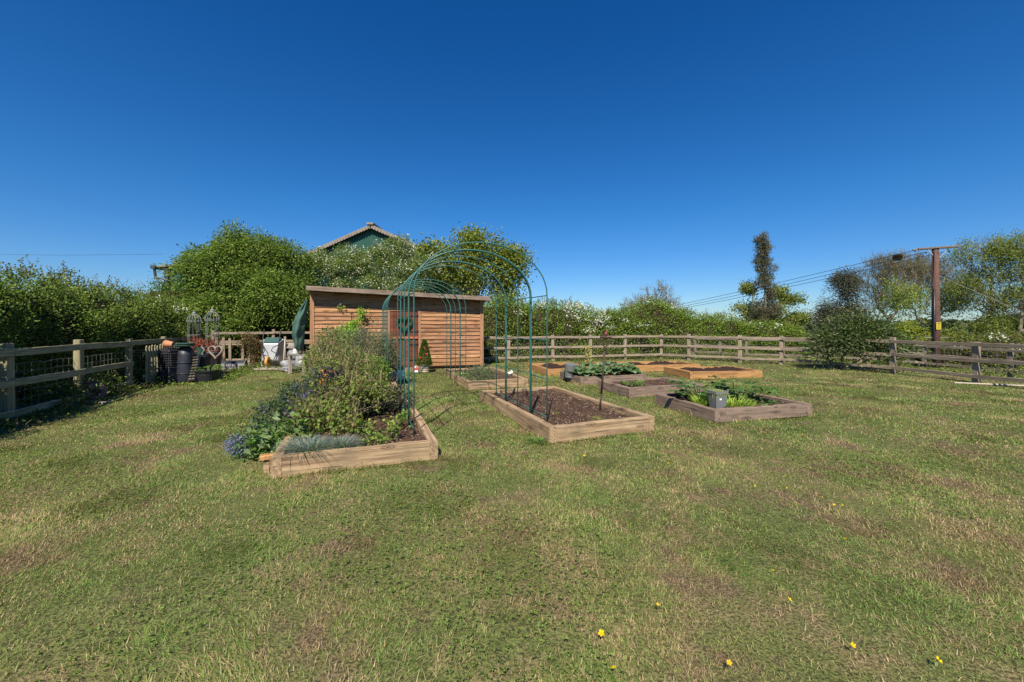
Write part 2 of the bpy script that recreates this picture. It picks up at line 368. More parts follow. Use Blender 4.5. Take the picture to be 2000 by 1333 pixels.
def skeleton(trunk, targets, r_tip=.004, k=2.2, jit=.08, bias=.35):
    """attach every target to the nearest node of the growing tree; pipe-model radii"""
    nodes = [np.array(p, float) for p in trunk]; par = [-1]+list(range(len(trunk)-1)); plen = [0.0]
    for i in range(1, len(trunk)): plen.append(plen[-1]+np.linalg.norm(nodes[i]-nodes[i-1]))
    base = nodes[-1] if len(trunk) > 2 else nodes[0]
    T = sorted([np.array(t) for t in targets], key=lambda t: np.linalg.norm(t-base))
    cap = len(nodes)+3*len(T)+2; A = np.zeros((cap, 3)); A[:len(nodes)] = nodes; PL = np.zeros(cap); PL[:len(nodes)] = plen; n = len(nodes)
    z0 = nodes[min(1, len(trunk)-1)][2]
    for t in T:
        d = np.linalg.norm(A[:n]-t, axis=1)+bias*PL[:n]*.5+1.2*np.maximum(0, A[:n, 2]-t[2])
        d[:1] += 5; j = int(np.argmin(d)); p = A[j]; L = np.linalg.norm(t-p); m_ = 2 if L > .25 else 1
        prev = j
        for s in range(1, m_+1):
            f = s/m_; q = p+(t-p)*f
            if s < m_: q = q+RNG.normal(size=3)*jit*L+np.array([0, 0, .10*L])
            A[n] = q; PL[n] = PL[prev]+np.linalg.norm(q-A[prev]); par.append(prev); prev = n; n += 1
    rad = np.zeros(n)
    kids = np.zeros(n)
    for i in range(n-1, 0, -1):
        if rad[i] == 0: rad[i] = r_tip**k
        rad[par[i]] += rad[i]
    rad = rad**(1/k)
    return A[:n], np.array(par), rad
def seg_mesh(name, A, par, rad, mat, parent=None, n=5, rmax=None):
    i = np.arange(1, len(A)); p, q = A[par[i]], A[i]; r1 = rad[i]; r0 = np.minimum(rad[par[i]], r1*1.5)
    if rmax: r0 = np.minimum(r0, rmax); r1 = np.minimum(r1, rmax)
    d = unit(q-p); ref = np.where(np.abs(d[:, 2:3]) > .9, np.array([[1., 0, 0]]), np.array([[0, 0, 1.]]))
    x = unit(np.cross(d, ref)); y = np.cross(d, x); V = []
    for (c, r) in ((p, r0), (q, r1)):
        for k in range(n):
            a = 2*PI*k/n; V.append(c+(x*math.cos(a)+y*math.sin(a))*r[:, None])
    V = np.stack(V, 1).reshape(-1, 3); b = np.arange(len(i))[:, None]*2*n
    Fa = np.concatenate([b+np.array([[k, (k+1) % n, n+(k+1) % n, n+k]]) for k in range(n)], 1).reshape(-1, 4)
    return mesh_np(name, V, Fa, mat, parent, None, True)

def tree(name, label, base, lobes, nleaf, leafL, leafW, cols, ntarget=220, trunk=None, r_tip=.006, bark='bark', cut=.45,
         noise_s=1.2, shell=.45, blossom=0, group=None, droop=.0, jit=.25, cat='tree', lumps=0, lumpr=(.4, .75), tip_only=False, twigs=0, tip_leaves=False, spread=.12, w=None, wood_part='trunk'):
    t = thing(name, label, cat, base, group=group); b = np.array(base)
    lob = [tuple(np.array(l[:3])-b)+tuple(l[3:]) for l in lobes]
    tg, _ = in_lobes(ntarget, lob, shell*.7, noise_s, cut)
    tr = trunk or [(0, 0, -.1), (.02, 0, .5), (0, 0, 1.0)]
    A, par, rad = skeleton(tr, tg, r_tip)
    seg_mesh(wood_part, A, par, rad, M[bark], t)
    if twigs:
        ends = A[RNG.integers(len(tr), len(A), twigs)]; dd = unit(RNG.normal(size=(twigs, 3))*.8+unit(ends-np.array([0, 0, 1.0]))*.8+np.array([0, 0, .25]))
        V, Fa, C = blade_geo(ends, dd, RNG.uniform(.3, .9, twigs)*spread*6, r_tip*1.9, palette(twigs, [(.20, .165, .125), (.28, .235, .18), (.15, .13, .09)]), droop=.1, seg=3)
        mesh_np('twigs', V, Fa, LEAF, t, C)
    if nleaf:
        if tip_leaves:
            tips = np.setdiff1d(np.arange(len(tr), len(A)), par); tips = tips if tip_only else np.arange(len(tr), len(A)); tips = tips[vnoise(A[tips]+b, .8, 13) > .38] if tip_only else tips; k = RNG.choice(tips, nleaf); P = A[k]+RNG.normal(size=(nleaf, 3))*spread; D = RNG.normal(size=(nleaf, 3))+np.array([0, 0, .2])
        else:
            nc = nleaf//26; lb = lob
            if lumps:
                LP, LD = in_lobes(lumps, lob, .8, noise_s, 0); LR = RNG.uniform(*lumpr, lumps); lb = [(*(p-d*rr*.22), rr, rr, rr*.70) for p, d, rr in zip(LP, LD, LR)]+[(*l[:3], l[3]*.8, l[4]*.8, l[5]*.8) for l in lob]
            P0, D0 = in_lobes(nc, lb, shell, noise_s, cut if not lumps else .2); k = RNG.integers(0, nc, nleaf)
            o3 = RNG.normal(size=(nleaf, 3))*np.array([1, 1, .5])*leafL*1.9; P = P0[k]+o3-np.array([0, 0, 1.0])*(np.linalg.norm(o3[:, :2], axis=1)**2/leafL*.12)[:, None]; D = D0[k]*.6+unit(o3)*1.0+RNG.normal(size=(nleaf, 3))*.35+np.array([0, 0, .1-droop])
        c = palette(nleaf, cols, jit, w)
        leaves('crown', P, D, leafL*RNG.uniform(.6, 1.25, nleaf), leafW*RNG.uniform(.7, 1.2, nleaf), c, t)
        if blossom:
            k = RNG.integers(0, max(1, nleaf//30), blossom)*14 % nleaf; P = P[k]+RNG.normal(size=(blossom, 3))*leafL*1.2
            leaves('blossom', P, RNG.normal(size=(blossom, 3)), leafL*.8, leafL*.7, palette(blossom, [(.72, .72, .66), (.62, .60, .5)], .15), t, PETAL)
    return t

def hedge(name, label, path, dens, leafL, cols, thick=1.0, ee=.62, base_z=0.0, blossom=None, shoots=60, group=None, cat='hedge', rough=.35, w=None, lowfade=.0, shootcol=None):
    """path: list of (x, y, height); a rounded bank of leaves over an added dark core that blocks light"""
    t = thing(name, label, cat, (path[0][0], path[0][1], base_z), group=group); o = np.array([path[0][0], path[0][1], base_z])
    pts = np.array(path, float); seg = np.linalg.norm(np.diff(pts[:, :2], axis=0), axis=1); cum = np.concatenate([[0], np.cumsum(seg)]); LT = cum[-1]
    def frame(s):
        x = np.interp(s, cum, pts[:, 0]); y = np.interp(s, cum, pts[:, 1]); h = np.interp(s, cum, pts[:, 2])
        x2 = np.interp(np.minimum(s+.3, LT), cum, pts[:, 0])-np.interp(np.maximum(s-.3, 0), cum, pts[:, 0]); y2 = np.interp(np.minimum(s+.3, LT), cum, pts[:, 1])-np.interp(np.maximum(s-.3, 0), cum, pts[:, 1])
        d = unit(np.stack([x2, y2, x2*0], 1)); return np.stack([x, y, x*0], 1), np.stack([d[:, 1], -d[:, 0], d[:, 0]*0], 1), h, d
    def surf(s, a, shrink=0.0, nz=True):
        c, nrm, h, d = frame(s)   # a 0..1 goes front bottom -> top -> back
        ang = a*PI; ca, sa = np.cos(ang), np.sin(ang); e = ee
        rx = np.sign(ca)*np.abs(ca)**e*(thick/2-shrink); rz = np.abs(sa)**.6*(h-shrink)
        p = c+nrm*rx[:, None]; p[:, 2] = rz
        if nz:
            k = (vnoise(p, 1.1)-.5)*rough*1.4+(vnoise(p, 3.1, 9)-.5)*rough*.7
            out = unit(nrm*ca[:, None]+np.array([0, 0, 1.0])*sa[:, None]); p = p+out*k[:, None]
        else: out = nrm
        p[:, 2] = np.maximum(p[:, 2], .02)
        return p, unit(nrm*ca[:, None]+np.array([0, 0, 1.0])*(sa[:, None]+.05))
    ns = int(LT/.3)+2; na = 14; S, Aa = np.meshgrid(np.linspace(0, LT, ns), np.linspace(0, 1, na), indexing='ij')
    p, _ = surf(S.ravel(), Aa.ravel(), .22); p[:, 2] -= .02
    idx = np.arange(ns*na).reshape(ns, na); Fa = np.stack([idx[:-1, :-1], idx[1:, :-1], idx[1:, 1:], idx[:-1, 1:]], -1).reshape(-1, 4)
    mesh_np('light_blocking_core', p-o+np.array([0, 0, base_z]), Fa, M['core'], t, None, True)  # added solid sheet hidden behind the leaves, blocks light and darkens the gaps
    hm = pts[:, 2].mean(); n = int(dens*LT*(2*hm+thick)*.8); nc = n//10
    s = RNG.random(nc)*LT; aa = RNG.random(nc)**1.7*.72; P0, D0 = surf(s, aa)
    keep = vnoise(P0, 2.3, 3) > .25*RNG.random(nc); P0, D0 = P0[keep], D0[keep]
    if lowfade: kk = RNG.random(len(P0)) < np.clip(P0[:, 2]/lowfade, .12, 1); P0, D0 = P0[kk], D0[kk]
    k = RNG.integers(0, len(P0), n); P = P0[k]-D0[k]*(RNG.random((n, 1))**2*.25)+RNG.normal(size=(n, 3))*leafL*1.3; P[:, 2] = np.maximum(P[:, 2], .03)
    D = D0[k]*.8+RNG.normal(size=(n, 3))*.7
    tone = (vnoise(P, .8, 21) > .52)
    c = palette(n, cols, .28, w); alt = palette(n, cols[::-1], .28, None if w is None else w[::-1]); c[tone] = alt[tone]
    P = P-o+np.array([0, 0, base_z])
    leaves('foliage', P, D, leafL*RNG.uniform(.6, 1.3, n), leafL*.62*RNG.uniform(.7, 1.2, n), c, t)
    if shoots:
        s = RNG.random(shoots)*LT; pt, dd = surf(s, np.full(shoots, .42)+RNG.random(shoots)*.14); L = RNG.uniform(.15, .5, shoots)
        dirn = unit(np.stack([RNG.normal(size=shoots)*.25, RNG.normal(size=shoots)*.25, np.ones(shoots)], 1)); pt = pt-dirn*.1
        m_ = 13; q = (pt[:, None, :]+dirn[:, None, :]*L[:, None, None]*np.linspace(.1, 1, m_)[None, :, None]).reshape(-1, 3)-o+np.array([0, 0, base_z])
        ld = RNG.normal(size=(len(q), 3))+np.array([0, 0, .8])
        leaves('shoots', q, ld, leafL*.8, leafL*.45, palette(len(q), shootcol or [(.16, .10, .05), (.09, .10, .03), (.13, .14, .04)], .3), t)
    if blossom:
        for (s0, s1, nb) in blossom:
            ncl = max(3, nb//26); s = RNG.uniform(s0, s1, ncl)*LT; pc, dc = surf(s, RNG.uniform(.12, .45, ncl)); k = RNG.integers(0, ncl, nb)
            P = pc[k]+dc[k]*.06+RNG.normal(size=(nb, 3))*np.array([.13, .09, .08])-o+np.array([0, 0, base_z])
            leaves('blossom', P, dc[k]+RNG.normal(size=(nb, 3))*.6, leafL*.75, leafL*.7, palette(nb, [(.75, .75, .68), (.66, .64, .55)], .12), t, PETAL)
    return t

# ------------------------------------------------------------------ ground and lawn
def axis(lo, hi, st, far):
    a = np.arange(lo, hi+1e-6, st); g = st; b = [hi]
    while b[-1] < far: g *= 1.28; b.append(b[-1]+g)
    g = st; c = [lo]
    while c[-1] > -far: g *= 1.28; c.append(c[-1]-g)
    return np.concatenate([np.array(c[:0:-1]), a, np.array(b[1:])])
gx, gy = axis(-14, 20, .35, 6000), axis(-1, 22, .35, 6000)
X, Y = np.meshgrid(gx, gy, indexing='ij'); V = np.stack([X, Y, gz(X, Y)], -1).reshape(-1, 3)
idx = np.arange(len(V)).reshape(X.shape); Fa = np.stack([idx[:-1, :-1], idx[1:, :-1], idx[1:, 1:], idx[:-1, 1:]], -1).reshape(-1, 4)
props(mesh_np('ground', V, Fa, M['turf'], None, None, True), kind='structure')
# distant low hills on the horizon
ang = np.linspace(R(-75), R(75), 160); hh = 16+9*np.sin(ang*7)+6*np.sin(ang*17+1)+4*np.sin(ang*41)
ring = []
for r, kf in ((3000, 0), (3300, .8), (3700, 1.0), (4300, .7), (5200, 0)):
    ring.append(np.stack([r*np.sin(ang), r*np.cos(ang), -14+hh*kf*(1 if kf else 0)-(2 if not kf else 0)], 1))
V = np.stack(ring, 1).reshape(-1, 3); idx = np.arange(len(V)).reshape(160, 5)
Fa = np.stack([idx[:-1, :-1], idx[:-1, 1:], idx[1:, 1:], idx[1:, :-1]], -1).reshape(-1, 4)
m, t_, b_, o_ = newmat('distant_hill'); c = mix(t_, noise(t_, coords(t_, rand=False), .004, 5), (.03, .05, .03), (.08, .09, .05)); t_.links.new(c, b_.inputs['Base Color']); b_.inputs['Roughness'].default_value = 1
props(mesh_np('hills', V, Fa, m, None, None, True), kind='structure')

# raised beds: front-left corner (x, y), width along u, depth along v, angle
TH = 21.0
SH = .215; ST = .10
BEDS = {}
def frame_of(b):
    x, y, w, d, a_, *_ = BEDS[b]; c, s = math.cos(R(a_)), math.sin(R(a_))
    return lambda u, v, z=0.0: (x+u*c-v*s, y+u*s+v*c, z)
BEDS['A'] = (-2.44, 4.03, 1.70, 3.2, TH, 'sleeper', 'soil', 'weathered timber raised bed nearest on the left, crowded with currants and blue fescue')
BEDS['B'] = (-4.19, 8.46, 1.70, 3.2, TH, 'sleeper', 'soil', 'timber raised bed in front of the shed door, hidden under rosemary and leggy shrubs')
BEDS['C'] = (.49, 5.27, 1.72, 3.2, TH, 'sleeper', 'soil', 'long weathered timber raised bed of bare brown soil with the garden fork standing in it')
BEDS['D'] = (-1.05, 9.6, 1.55, 3.1, TH-1, 'sleeper', 'soil', 'timber raised bed with a low round lavender at its corner, before the shed')
BEDS['E'] = (3.22, 6.34, 2.0, 1.55, 15, 'sleeper_old', 'soil_dark', 'grey timber raised bed with a square grey pot standing in its near corner')
BEDS['F'] = (2.51, 8.57, 2.0, 1.3, 18, 'sleeper_old', 'soil', 'low grey timber raised bed, nearly empty, with a split along its front sleeper')
BEDS['G'] = (1.78, 10.42, 2.0, 1.35, 16, 'sleeper_old', 'soil', 'grey timber raised bed filled with broad grey-green rhubarb leaves')
BEDS['H'] = (5.17, 11.58, 2.35, 1.45, 9, 'sleeper_new', 'soil_dark', 'new orange timber raised bed furthest right, with dark freshly dug soil')
BEDS['I'] = (3.2, 13.3, 3.4, 1.4, 10, 'sleeper_new', 'soil_dark', 'long new orange timber raised bed close to the back fence, behind the rhubarb')
BEDS['J'] = (1.1, 12.3, 1.6, 2.0, 16, 'sleeper_new', 'soil_dark', 'new orange timber raised bed seen through the garden arch, left of the rhubarb')
def board(name, mat, parent, loc, L, w, h, rz, seed, warp=.006):
    n = 14; vs = []; rg = np.random.default_rng(seed); wz = rg.normal(size=(n+1, 2)).cumsum(0)*warp*.35; wz -= np.linspace(0, 1, n+1)[:, None]*wz[-1]
    for i in range(n+1):
        x = -L/2+L*i/n; q = .006
        for (y, z) in ((-w/2+q, -h/2), (w/2-q, -h/2), (w/2, -h/2+q), (w/2, h/2-q), (w/2-q, h/2), (-w/2+q, h/2), (-w/2, h/2-q), (-w/2, -h/2+q)):
            vs.append((x, y+wz[i, 0], z+wz[i, 1]+rg.normal()*.001))
    fs = [(i*8+k, i*8+(k+1) % 8, (i+1)*8+(k+1) % 8, (i+1)*8+k) for i in range(n) for k in range(8)]
    fs = [tuple(reversed(f)) for f in fs]+[tuple(range(8)), tuple(n*8+k for k in reversed(range(8)))]
    return MB().add(vs, fs).build(name, mat, parent, loc, (0, 0, rz))
def soil_mesh(parent, w, d, mat, z=.15, amp=.025, seed=0):
    nu, nv = int(w/.05), int(d/.05); U, Vv = np.meshgrid(np.linspace(ST*.8, w-ST*.8, nu), np.linspace(ST*.8, d-ST*.8, nv), indexing='ij')
    P = np.stack([U, Vv, U*0+seed*3.1], -1).reshape(-1, 3); h = z+(vnoise(P, 2.5)-.5)*amp*3+(vnoise(P, 9)-.5)*amp*1.6+(vnoise(P, 25)-.5)*amp*.7
    P[:, 2] = h; idx = np.arange(len(P)).reshape(nu, nv); Fa = np.stack([idx[:-1, :-1], idx[1:, :-1], idx[1:, 1:], idx[:-1, 1:]], -1).reshape(-1, 4)
    return mesh_np('soil', P, Fa, mat, parent, None, True)
for i, (k, (x, y, w, d, a_, wm, sm, lab)) in enumerate(BEDS.items()):
    t = thing('raised_bed', lab, 'raised bed', (x, y, 0), R(a_), group='raised vegetable beds on the lawn')
    m = M[wm]; z = SH/2
    board('sleeper', m, t, (w/2, ST/2, z), w-2*ST-.004, ST, SH, 0, i*4)
    board('sleeper', m, t, (w/2, d-ST/2, z), w-2*ST-.004, ST, SH, 0, i*4+1)
    board('sleeper', m, t, (ST/2, d/2, z+.002), d, ST, SH, PI/2, i*4+2)
    board('sleeper', m, t, (w-ST/2, d/2, z+.001), d, ST, SH, PI/2, i*4+3)
    soil_mesh(t, w, d, M[sm], .15 if sm == 'soil' else .16, .03 if sm == 'soil' else .05, i)
    if k in 'ACDFE':
        n = int(w*d*(900 if k in 'AC' else 450)); P = np.stack([RNG.uniform(.12, w-.12, n), RNG.uniform(.12, d-.12, n), RNG.uniform(.15, .185, n)], 1)
        leaves('bark_mulch', P, RNG.normal(size=(n, 3))*np.array([1, 1, .35]), RNG.uniform(.012, .045, n), RNG.uniform(.006, .018, n), palette(n, [(.14, .085, .06), (.24, .16, .11), (.07, .045, .03), (.33, .25, .18)], .3), t, PETAL)

# lawn blades
def in_bed(x, y, mg=0.0):
    r = np.zeros(len(x), bool)
    for b in BEDS.values():
        c, s = math.cos(R(b[4])), math.sin(R(b[4])); dx, dy = x-b[0], y-b[1]; u = dx*c+dy*s; v = -dx*s+dy*c
        r |= (u > -mg) & (u < b[2]+mg) & (v > -mg) & (v < b[3]+mg)
    return r
def fence_x(y): return np.interp(y, [3, 4.7, 6.33, 7.9, 9.8, 11.7, 13.6, 16], [-7.0, -7.5, -8.0, -8.57, -9.4, -10.2, -11.0, -12.0])
zones = [(1.2, 3.0, 16000, .034, .0032), (3.0, 5.0, 9000, .036, .0045), (5.0, 8.0, 4200, .040, .007), (8.0, 13.0, 1700, .042, .011), (13.0, 21.0, 650, .045, .018)]
Vs, Fs, Cs, off = [], [], [], 0
for (y0, y1, den, hl, wd) in zones:
    xa, xb = -1.38*y1, 1.38*y1; n = int((xb-xa)*(y1-y0)*den); x = RNG.uniform(xa, xb, n); y = RNG.uniform(y0, y1, n)
    k = (np.abs(x) < 1.38*y+.4) & (x > fence_x(y)-1.2) & (x < 19) & ~in_bed(x, y, .0)
    q = np.stack([x, y, x*0], 1); dn = vnoise(q, 1.4, 40)*.6+vnoise(q, 4.5, 50)*.4; k &= RNG.random(n) < np.clip((dn-.27)*3.4, .30, 1)*np.clip(.55+(vnoise(q, 11, 90)-.3)*2.2, .35, 1)
    x, y, q, dn = x[k], y[k], q[k], dn[k]; n = len(x)
    edge = in_bed(x, y, .07)
    tall = np.clip((vnoise(q, 2.2, 60)-.45)*3, 0, 1)
    L = hl*RNG.uniform(.45, 1.25, n)*(1+.6*tall)*(1+1.3*edge); P = np.stack([x, y, gz(x, y)-.002], 1)
    lean = np.stack([vnoise(q, 2.0, 70)-.5, vnoise(q, 2.0, 80)-.5, x*0], 1)*2.2
    D = RNG.normal(size=(n, 3))*np.array([.55, .55, 0])+lean*(.35+.9*tall[:, None])+np.array([0, 0, .85])
    C = np.stack([RNG.random(n), RNG.random(n), RNG.random(n)], 1)
    Vv, Ff, Cc = blade_geo(P, D, L, wd*RNG.uniform(.7, 1.3, n), C, droop=.3, seg=2)
    Vs.append(Vv); Fs.append(Ff+off); Cs.append(Cc); off += len(Vv)
props(mesh_np('grass', np.concatenate(Vs), np.concatenate(Fs), M['blade'], None, np.concatenate(Cs)), 'short mown lawn, green with dry straw-coloured patches', 'grass', kind='stuff')
# broad leaved clover and plantain between the grass
n = 42000; x = RNG.uniform(-8, 12, n); y = 1.3+RNG.random(n)**1.6*9; q = np.stack([x, y, x*0], 1)
k = (vnoise(q, 1.1, 33) > .55) & (np.abs(x) < 1.38*y) & ~in_bed(x, y, .02) & (x > fence_x(y)); q = q[k]; q[:, 2] = RNG.uniform(.008, .03, len(q))
q[:, 2] = RNG.uniform(.012, .032, len(q)); q = np.repeat(q, 3, 0); th = np.repeat(RNG.uniform(0, 2*PI, len(q)//3), 3)+np.tile([0, 2.1, 4.2], len(q)//3)
D = np.stack([np.cos(th), np.sin(th), RNG.normal(size=len(q))*.2], 1); s_ = .007+.0013*q[:, 1]
props(leaves('clover', q, D, s_*RNG.uniform(.8, 1.7, len(q)), s_*1.1, palette(len(q), [(.075, .125, .025), (.10, .15, .035), (.06, .10, .025)], .25)), 'low clover leaves spread through the mown lawn', 'clover', kind='stuff')

# ------------------------------------------------------------------ fences
def offs(p, q, d):
    dx, dy = q[0]-p[0], q[1]-p[1]; L = math.hypot(dx, dy); return (-dy/L*d, dx/L*d)
def rail_fence(name, label, posts, mat, rails=(.2, .66, 1.1), ph=1.17, pw=.13, rh=.095, side=-1, wire=True, wmat=None, wsp=.15, skip=()):
    """posts: list of (x, y); rails nailed to the garden side of the posts"""
    t = thing(name, label, 'fence', (posts[0][0], posts[0][1], gz(*posts[0])), group=None); ox, oy = posts[0]; oz = float(gz(ox, oy))
    L = [(x-ox, y-oy, float(gz(x, y))-oz) for x, y in posts]
    for i, p in enumerate(L):
        q = L[min(i+1, len(L)-1)]; p0 = L[max(i-1, 0)]; rz = math.atan2(q[1]-p0[1], q[0]-p0[0])
        h = ph+random.uniform(-.03, .03)
        m = MB(); m.box((0, 0, 0), (h+.15, pw*.75, pw), taper=1)
        o = m.build('post', M[mat], t, (p[0], p[1], p[2]+h/2-.075), (0, -PI/2+random.uniform(-.02, .02), rz), bevel=.008)
    for i in range(len(L)-1):
        p, q = L[i], L[i+1]; d = offs(p, q, side*pw*.56)
        for j, z in enumerate(rails):
            if (i, j) in skip: continue
            a = Vector((p[0]+d[0], p[1]+d[1], p[2]+z+random.uniform(-.012, .012))); b = Vector((q[0]+d[0], q[1]+d[1], q[2]+z+random.uniform(-.012, .012)))
            dv = b-a; o = board('rail', M[mat], t, tuple((a+b)/2), dv.length, .036, rh, 0, random.randrange(9999), .004)
            o.rotation_euler = (0, -math.atan2(dv.z, math.hypot(dv.x, dv.y)), math.atan2(dv.y, dv.x))
    if wire:
        m = MB()
        for i in range(len(L)-1):
            p, q = L[i], L[i+1]; d = offs(p, q, -side*pw*.5); n = max(2, int(math.hypot(q[0]-p[0], q[1]-p[1])/wsp))
            sag = [random.uniform(-.02, .02) for _ in range(n+1)]
            P = lambda s, z: (p[0]+(q[0]-p[0])*s+d[0], p[1]+(q[1]-p[1])*s+d[1], p[2]+(q[2]-p[2])*s+z)
            for z in (.08, .2, .33, .47, .62, .78, .92): m.tube([P(k/n, z+sag[k]*.6) for k in range(n+1)], .003, 3, False)
            for k in range(1, n): m.tube([P((k+sag[k])/n, .06), P((k-sag[k])/n, .5), P((k+sag[k-1])/n, .93)], .0025, 3, False)
        m.build('wire_netting', wmat or M['wire'], t)
    return t
LF = [(-7.5, 4.7), (-8.0, 6.33), (-8.57, 7.9), (-9.4, 9.8), (-10.2, 11.7), (-11.0, 13.55)]
rail_fence('post_and_rail_fence', 'greenish timber post and rail fence with wire netting below the tall left hedge', LF, 'fence_green', (.16, .64, 1.13), 1.27, .14, .12, -1, skip=((3, 0), (3, 1), (4, 0), (4, 1)))
BF = [(-1.7, 16.7), (-.15, 17.05), (1.78, 17.5), (3.5, 17.9), (5.2, 18.4), (7.1, 19.0), (8.0, 18.05), (9.56, 16.75), (10.79, 16.0), (11.65, 14.62), (12.33, 12.93), (12.6, 10.84), (12.75, 8.9), (12.9, 7.0)]
rail_fence('post_and_rail_fence', 'long grey post and rail fence from the shed round the right side', BF, 'fence', (.2, .62, 1.05), 1.15, .14, .10, -1, wire=True, wsp=.19)
PF = [(8.9, 19.4), (9.7, 18.6), (10.4, 17.7), (11.6, 17.1), (12.6, 16.4), (14.2, 15.9), (15.5, 15.0), (16.1, 12.9), (16.5, 10.6), (16.8, 8.6)]
rail_fence('paddock_fence', 'second grey paddock fence just beyond the right garden fence, in front of the electricity pole', PF, 'fence_dark', (.3, .62, .95), 1.1, .12, .09, -1, wire=False)
# leaning prop beside the far corner
t = thing('fence_brace', 'short diagonal timber brace leaning on the paddock fence left of the electricity pole', 'brace', (14.1, 16.2, gz(14.1, 16.2)))
MB().bar((0, 0, 0), (-.45, 0, .95), .09, .06).build('strut', M['fence'], t, bevel=.006); MB().box((0, 0, .12), (.12, .12, .24)).build('stake', M['fence'], t, bevel=.006)
def picket_fence(label, p, q, n, h, mat, miss=()):
    t = thing('picket_fence', label, 'fence', (p[0], p[1], 0)); d = Vector((q[0]-p[0], q[1]-p[1], 0)); rz = math.atan2(d.y, d.x); t.rotation_euler = (0, 0, rz); L = d.length
    for z in (.28, .86): board('rail', M[mat], t, (L/2, .035, z), L, .035, .07, 0, random.randrange(999))
    for i in range(n):
        if i in miss: continue
        x = (i+.5)*L/n; hh = h+random.uniform(-.04, .03); w = random.uniform(.08, .095)
        m = MB(); m.add([(-w/2, -.011, 0), (w/2, -.011, 0), (w/2, .011, 0), (-w/2, .011, 0), (-w/2, -.011, hh-.03), (w/2, -.011, hh-.03), (w/2, .011, hh-.03), (-w/2, .011, hh-.03), (0, -.011, hh), (0, .011, hh)],
              [(3, 2, 1, 0), (0, 1, 5, 4), (2, 3, 7, 6), (1, 2, 6, 5), (3, 0, 4, 7), (4, 5, 8), (6, 7, 9), (5, 6, 9, 8), (7, 4, 8, 9)])
        m.build('picket', M[mat], t, (x, 0, .02), (0, random.uniform(-.03, .03), 0))
    return t
picket_fence('greenish picket fence along the left boundary behind the black compost bin', (-9.28, 10.1), (-10.72, 13.5), 22, 1.02, 'fence_green')
picket_fence('weathered brown picket fence under the elder, behind the wheelbarrow', (-11.0, 14.75), (-7.5, 16.1), 19, 1.12, 'fence', miss=(3, 7, 12, 15))
rail_fence('post_and_rail_fence', 'short post and rail length half hidden under the elder behind the wheelbarrow', [(-11.2, 14.95), (-9.4, 15.75), (-7.4, 16.45)], 'fence', (.95, 1.28), 1.4, .1, .09, -1, wire=False)

# ------------------------------------------------------------------ shed
SA = 17.0; t = thing('shed', 'long larch clad garden shed with a sloping roof and a dark red stable door', 'shed', (-6.66, 13.19, 0), R(SA)); SL = 5.84; SD = 2.6
shed_place = lambda u, v, z: tuple(Matrix.Translation((-6.66, 13.19, 0)) @ Matrix.Rotation(R(SA), 4, 'Z') @ Vector((u, v, z)))
def roof_z(u): return 2.72-.22*u/SL
def cladding(name, u0, u1, z0, ztop, parent, v=0.0):
    m = MB(); bh = .136; z = z0; i = 0
    while z < ztop(u0):
        zt = z+bh+.02; k = random.uniform(.76, 1.2); m.col = (k, k*random.uniform(.95, 1.04), k*random.uniform(.9, 1.05)); nseg = 8
        for s in range(nseg):
            a, b = u0+(u1-u0)*s/nseg, u0+(u1-u0)*(s+1)/nseg; wa, wb = math.sin(a*2.3+i*1.7)*.004, math.sin(b*2.3+i*1.7)*.004
            ta, tb = min(zt, ztop(a)), min(zt, ztop(b))
            if ta-z < .02 or tb-z < .02: continue
            m.add([(a, v-.044, z+wa), (b, v-.044, z+wb), (b, v-.008, tb), (a, v-.008, ta), (a, v, z+wa), (b, v, z+wb)], [(0, 1, 2, 3), (4, 5, 1, 0)])
        z += bh; i += 1
    return m.build(name, M['clad'], parent)
D0, D1 = 2.52, 3.47
mb = MB(); mb.add([(0, .02, .05), (SL, .02, .05), (SL, .02, roof_z(SL)), (0, .02, roof_z(0)), (0, SD, .05), (SL, SD, .05), (SL, SD, roof_z(SL)-.3), (0, SD, roof_z(0)-.3)],
                [(0, 1, 2, 3), (5, 4, 7, 6), (4, 0, 3, 7), (1, 5, 6, 2)]); mb.build('wall', M['trim'], t)
cladding('cladding', .12, D0-.09, .12, lambda u: roof_z(u)-.01, t); cladding('cladding', D1+.09, SL-.12, .12, lambda u: roof_z(u)-.01, t); cladding('cladding', D0-.09, D1+.09, 2.08, lambda u: roof_z(u)-.01, t)
for u in (.06, SL-.06): MB().box((0, 0, 0), (roof_z(u)-.06, .07, .13)).build('corner_post', M['trim'], t, (u, -.02, (roof_z(u))/2+.02), (0, -PI/2, 0), bevel=.005)
# side boards (right hand end)
m = MB()
for i in range(18):
    z = .12+i*.136; k = random.uniform(.86, 1.12); m.col = (k, k, k)
    if z+.15 < 2.2: m.add([(SL+.028, .06, z), (SL+.028, SD, z), (SL+.008, SD, z+.15), (SL+.008, .06, z+.15)], [(0, 1, 2, 3)])
m.build('side_cladding', M['clad'], t)
m = MB(); m.add([(-.05, -.42, roof_z(0)+.09), (SL+.14, -.42, roof_z(SL)+.09), (SL+.14, SD+.1, roof_z(SL)-.22), (-.12, SD+.1, roof_z(0)-.22), (-.05, -.42, roof_z(0)+.03), (SL+.14, -.42, roof_z(SL)+.03), (SL+.14, SD+.1, roof_z(SL)-.28), (-.12, SD+.1, roof_z(0)-.28)],
        [(0, 1, 2, 3), (7, 6, 5, 4), (3, 2, 6, 7), (0, 3, 7, 4), (2, 1, 5, 6), (1, 0, 4, 5)]); rf = m.build('roof', M['felt'], t)
fl = SL+.21; fa = -math.atan2(.22, SL); f = board('fascia', M['fascia'], t, (SL/2+.05, -.437, roof_z(SL/2)+.04), fl, .03, .15, 0, 5, .003); f.rotation_euler = (0, -fa, 0)
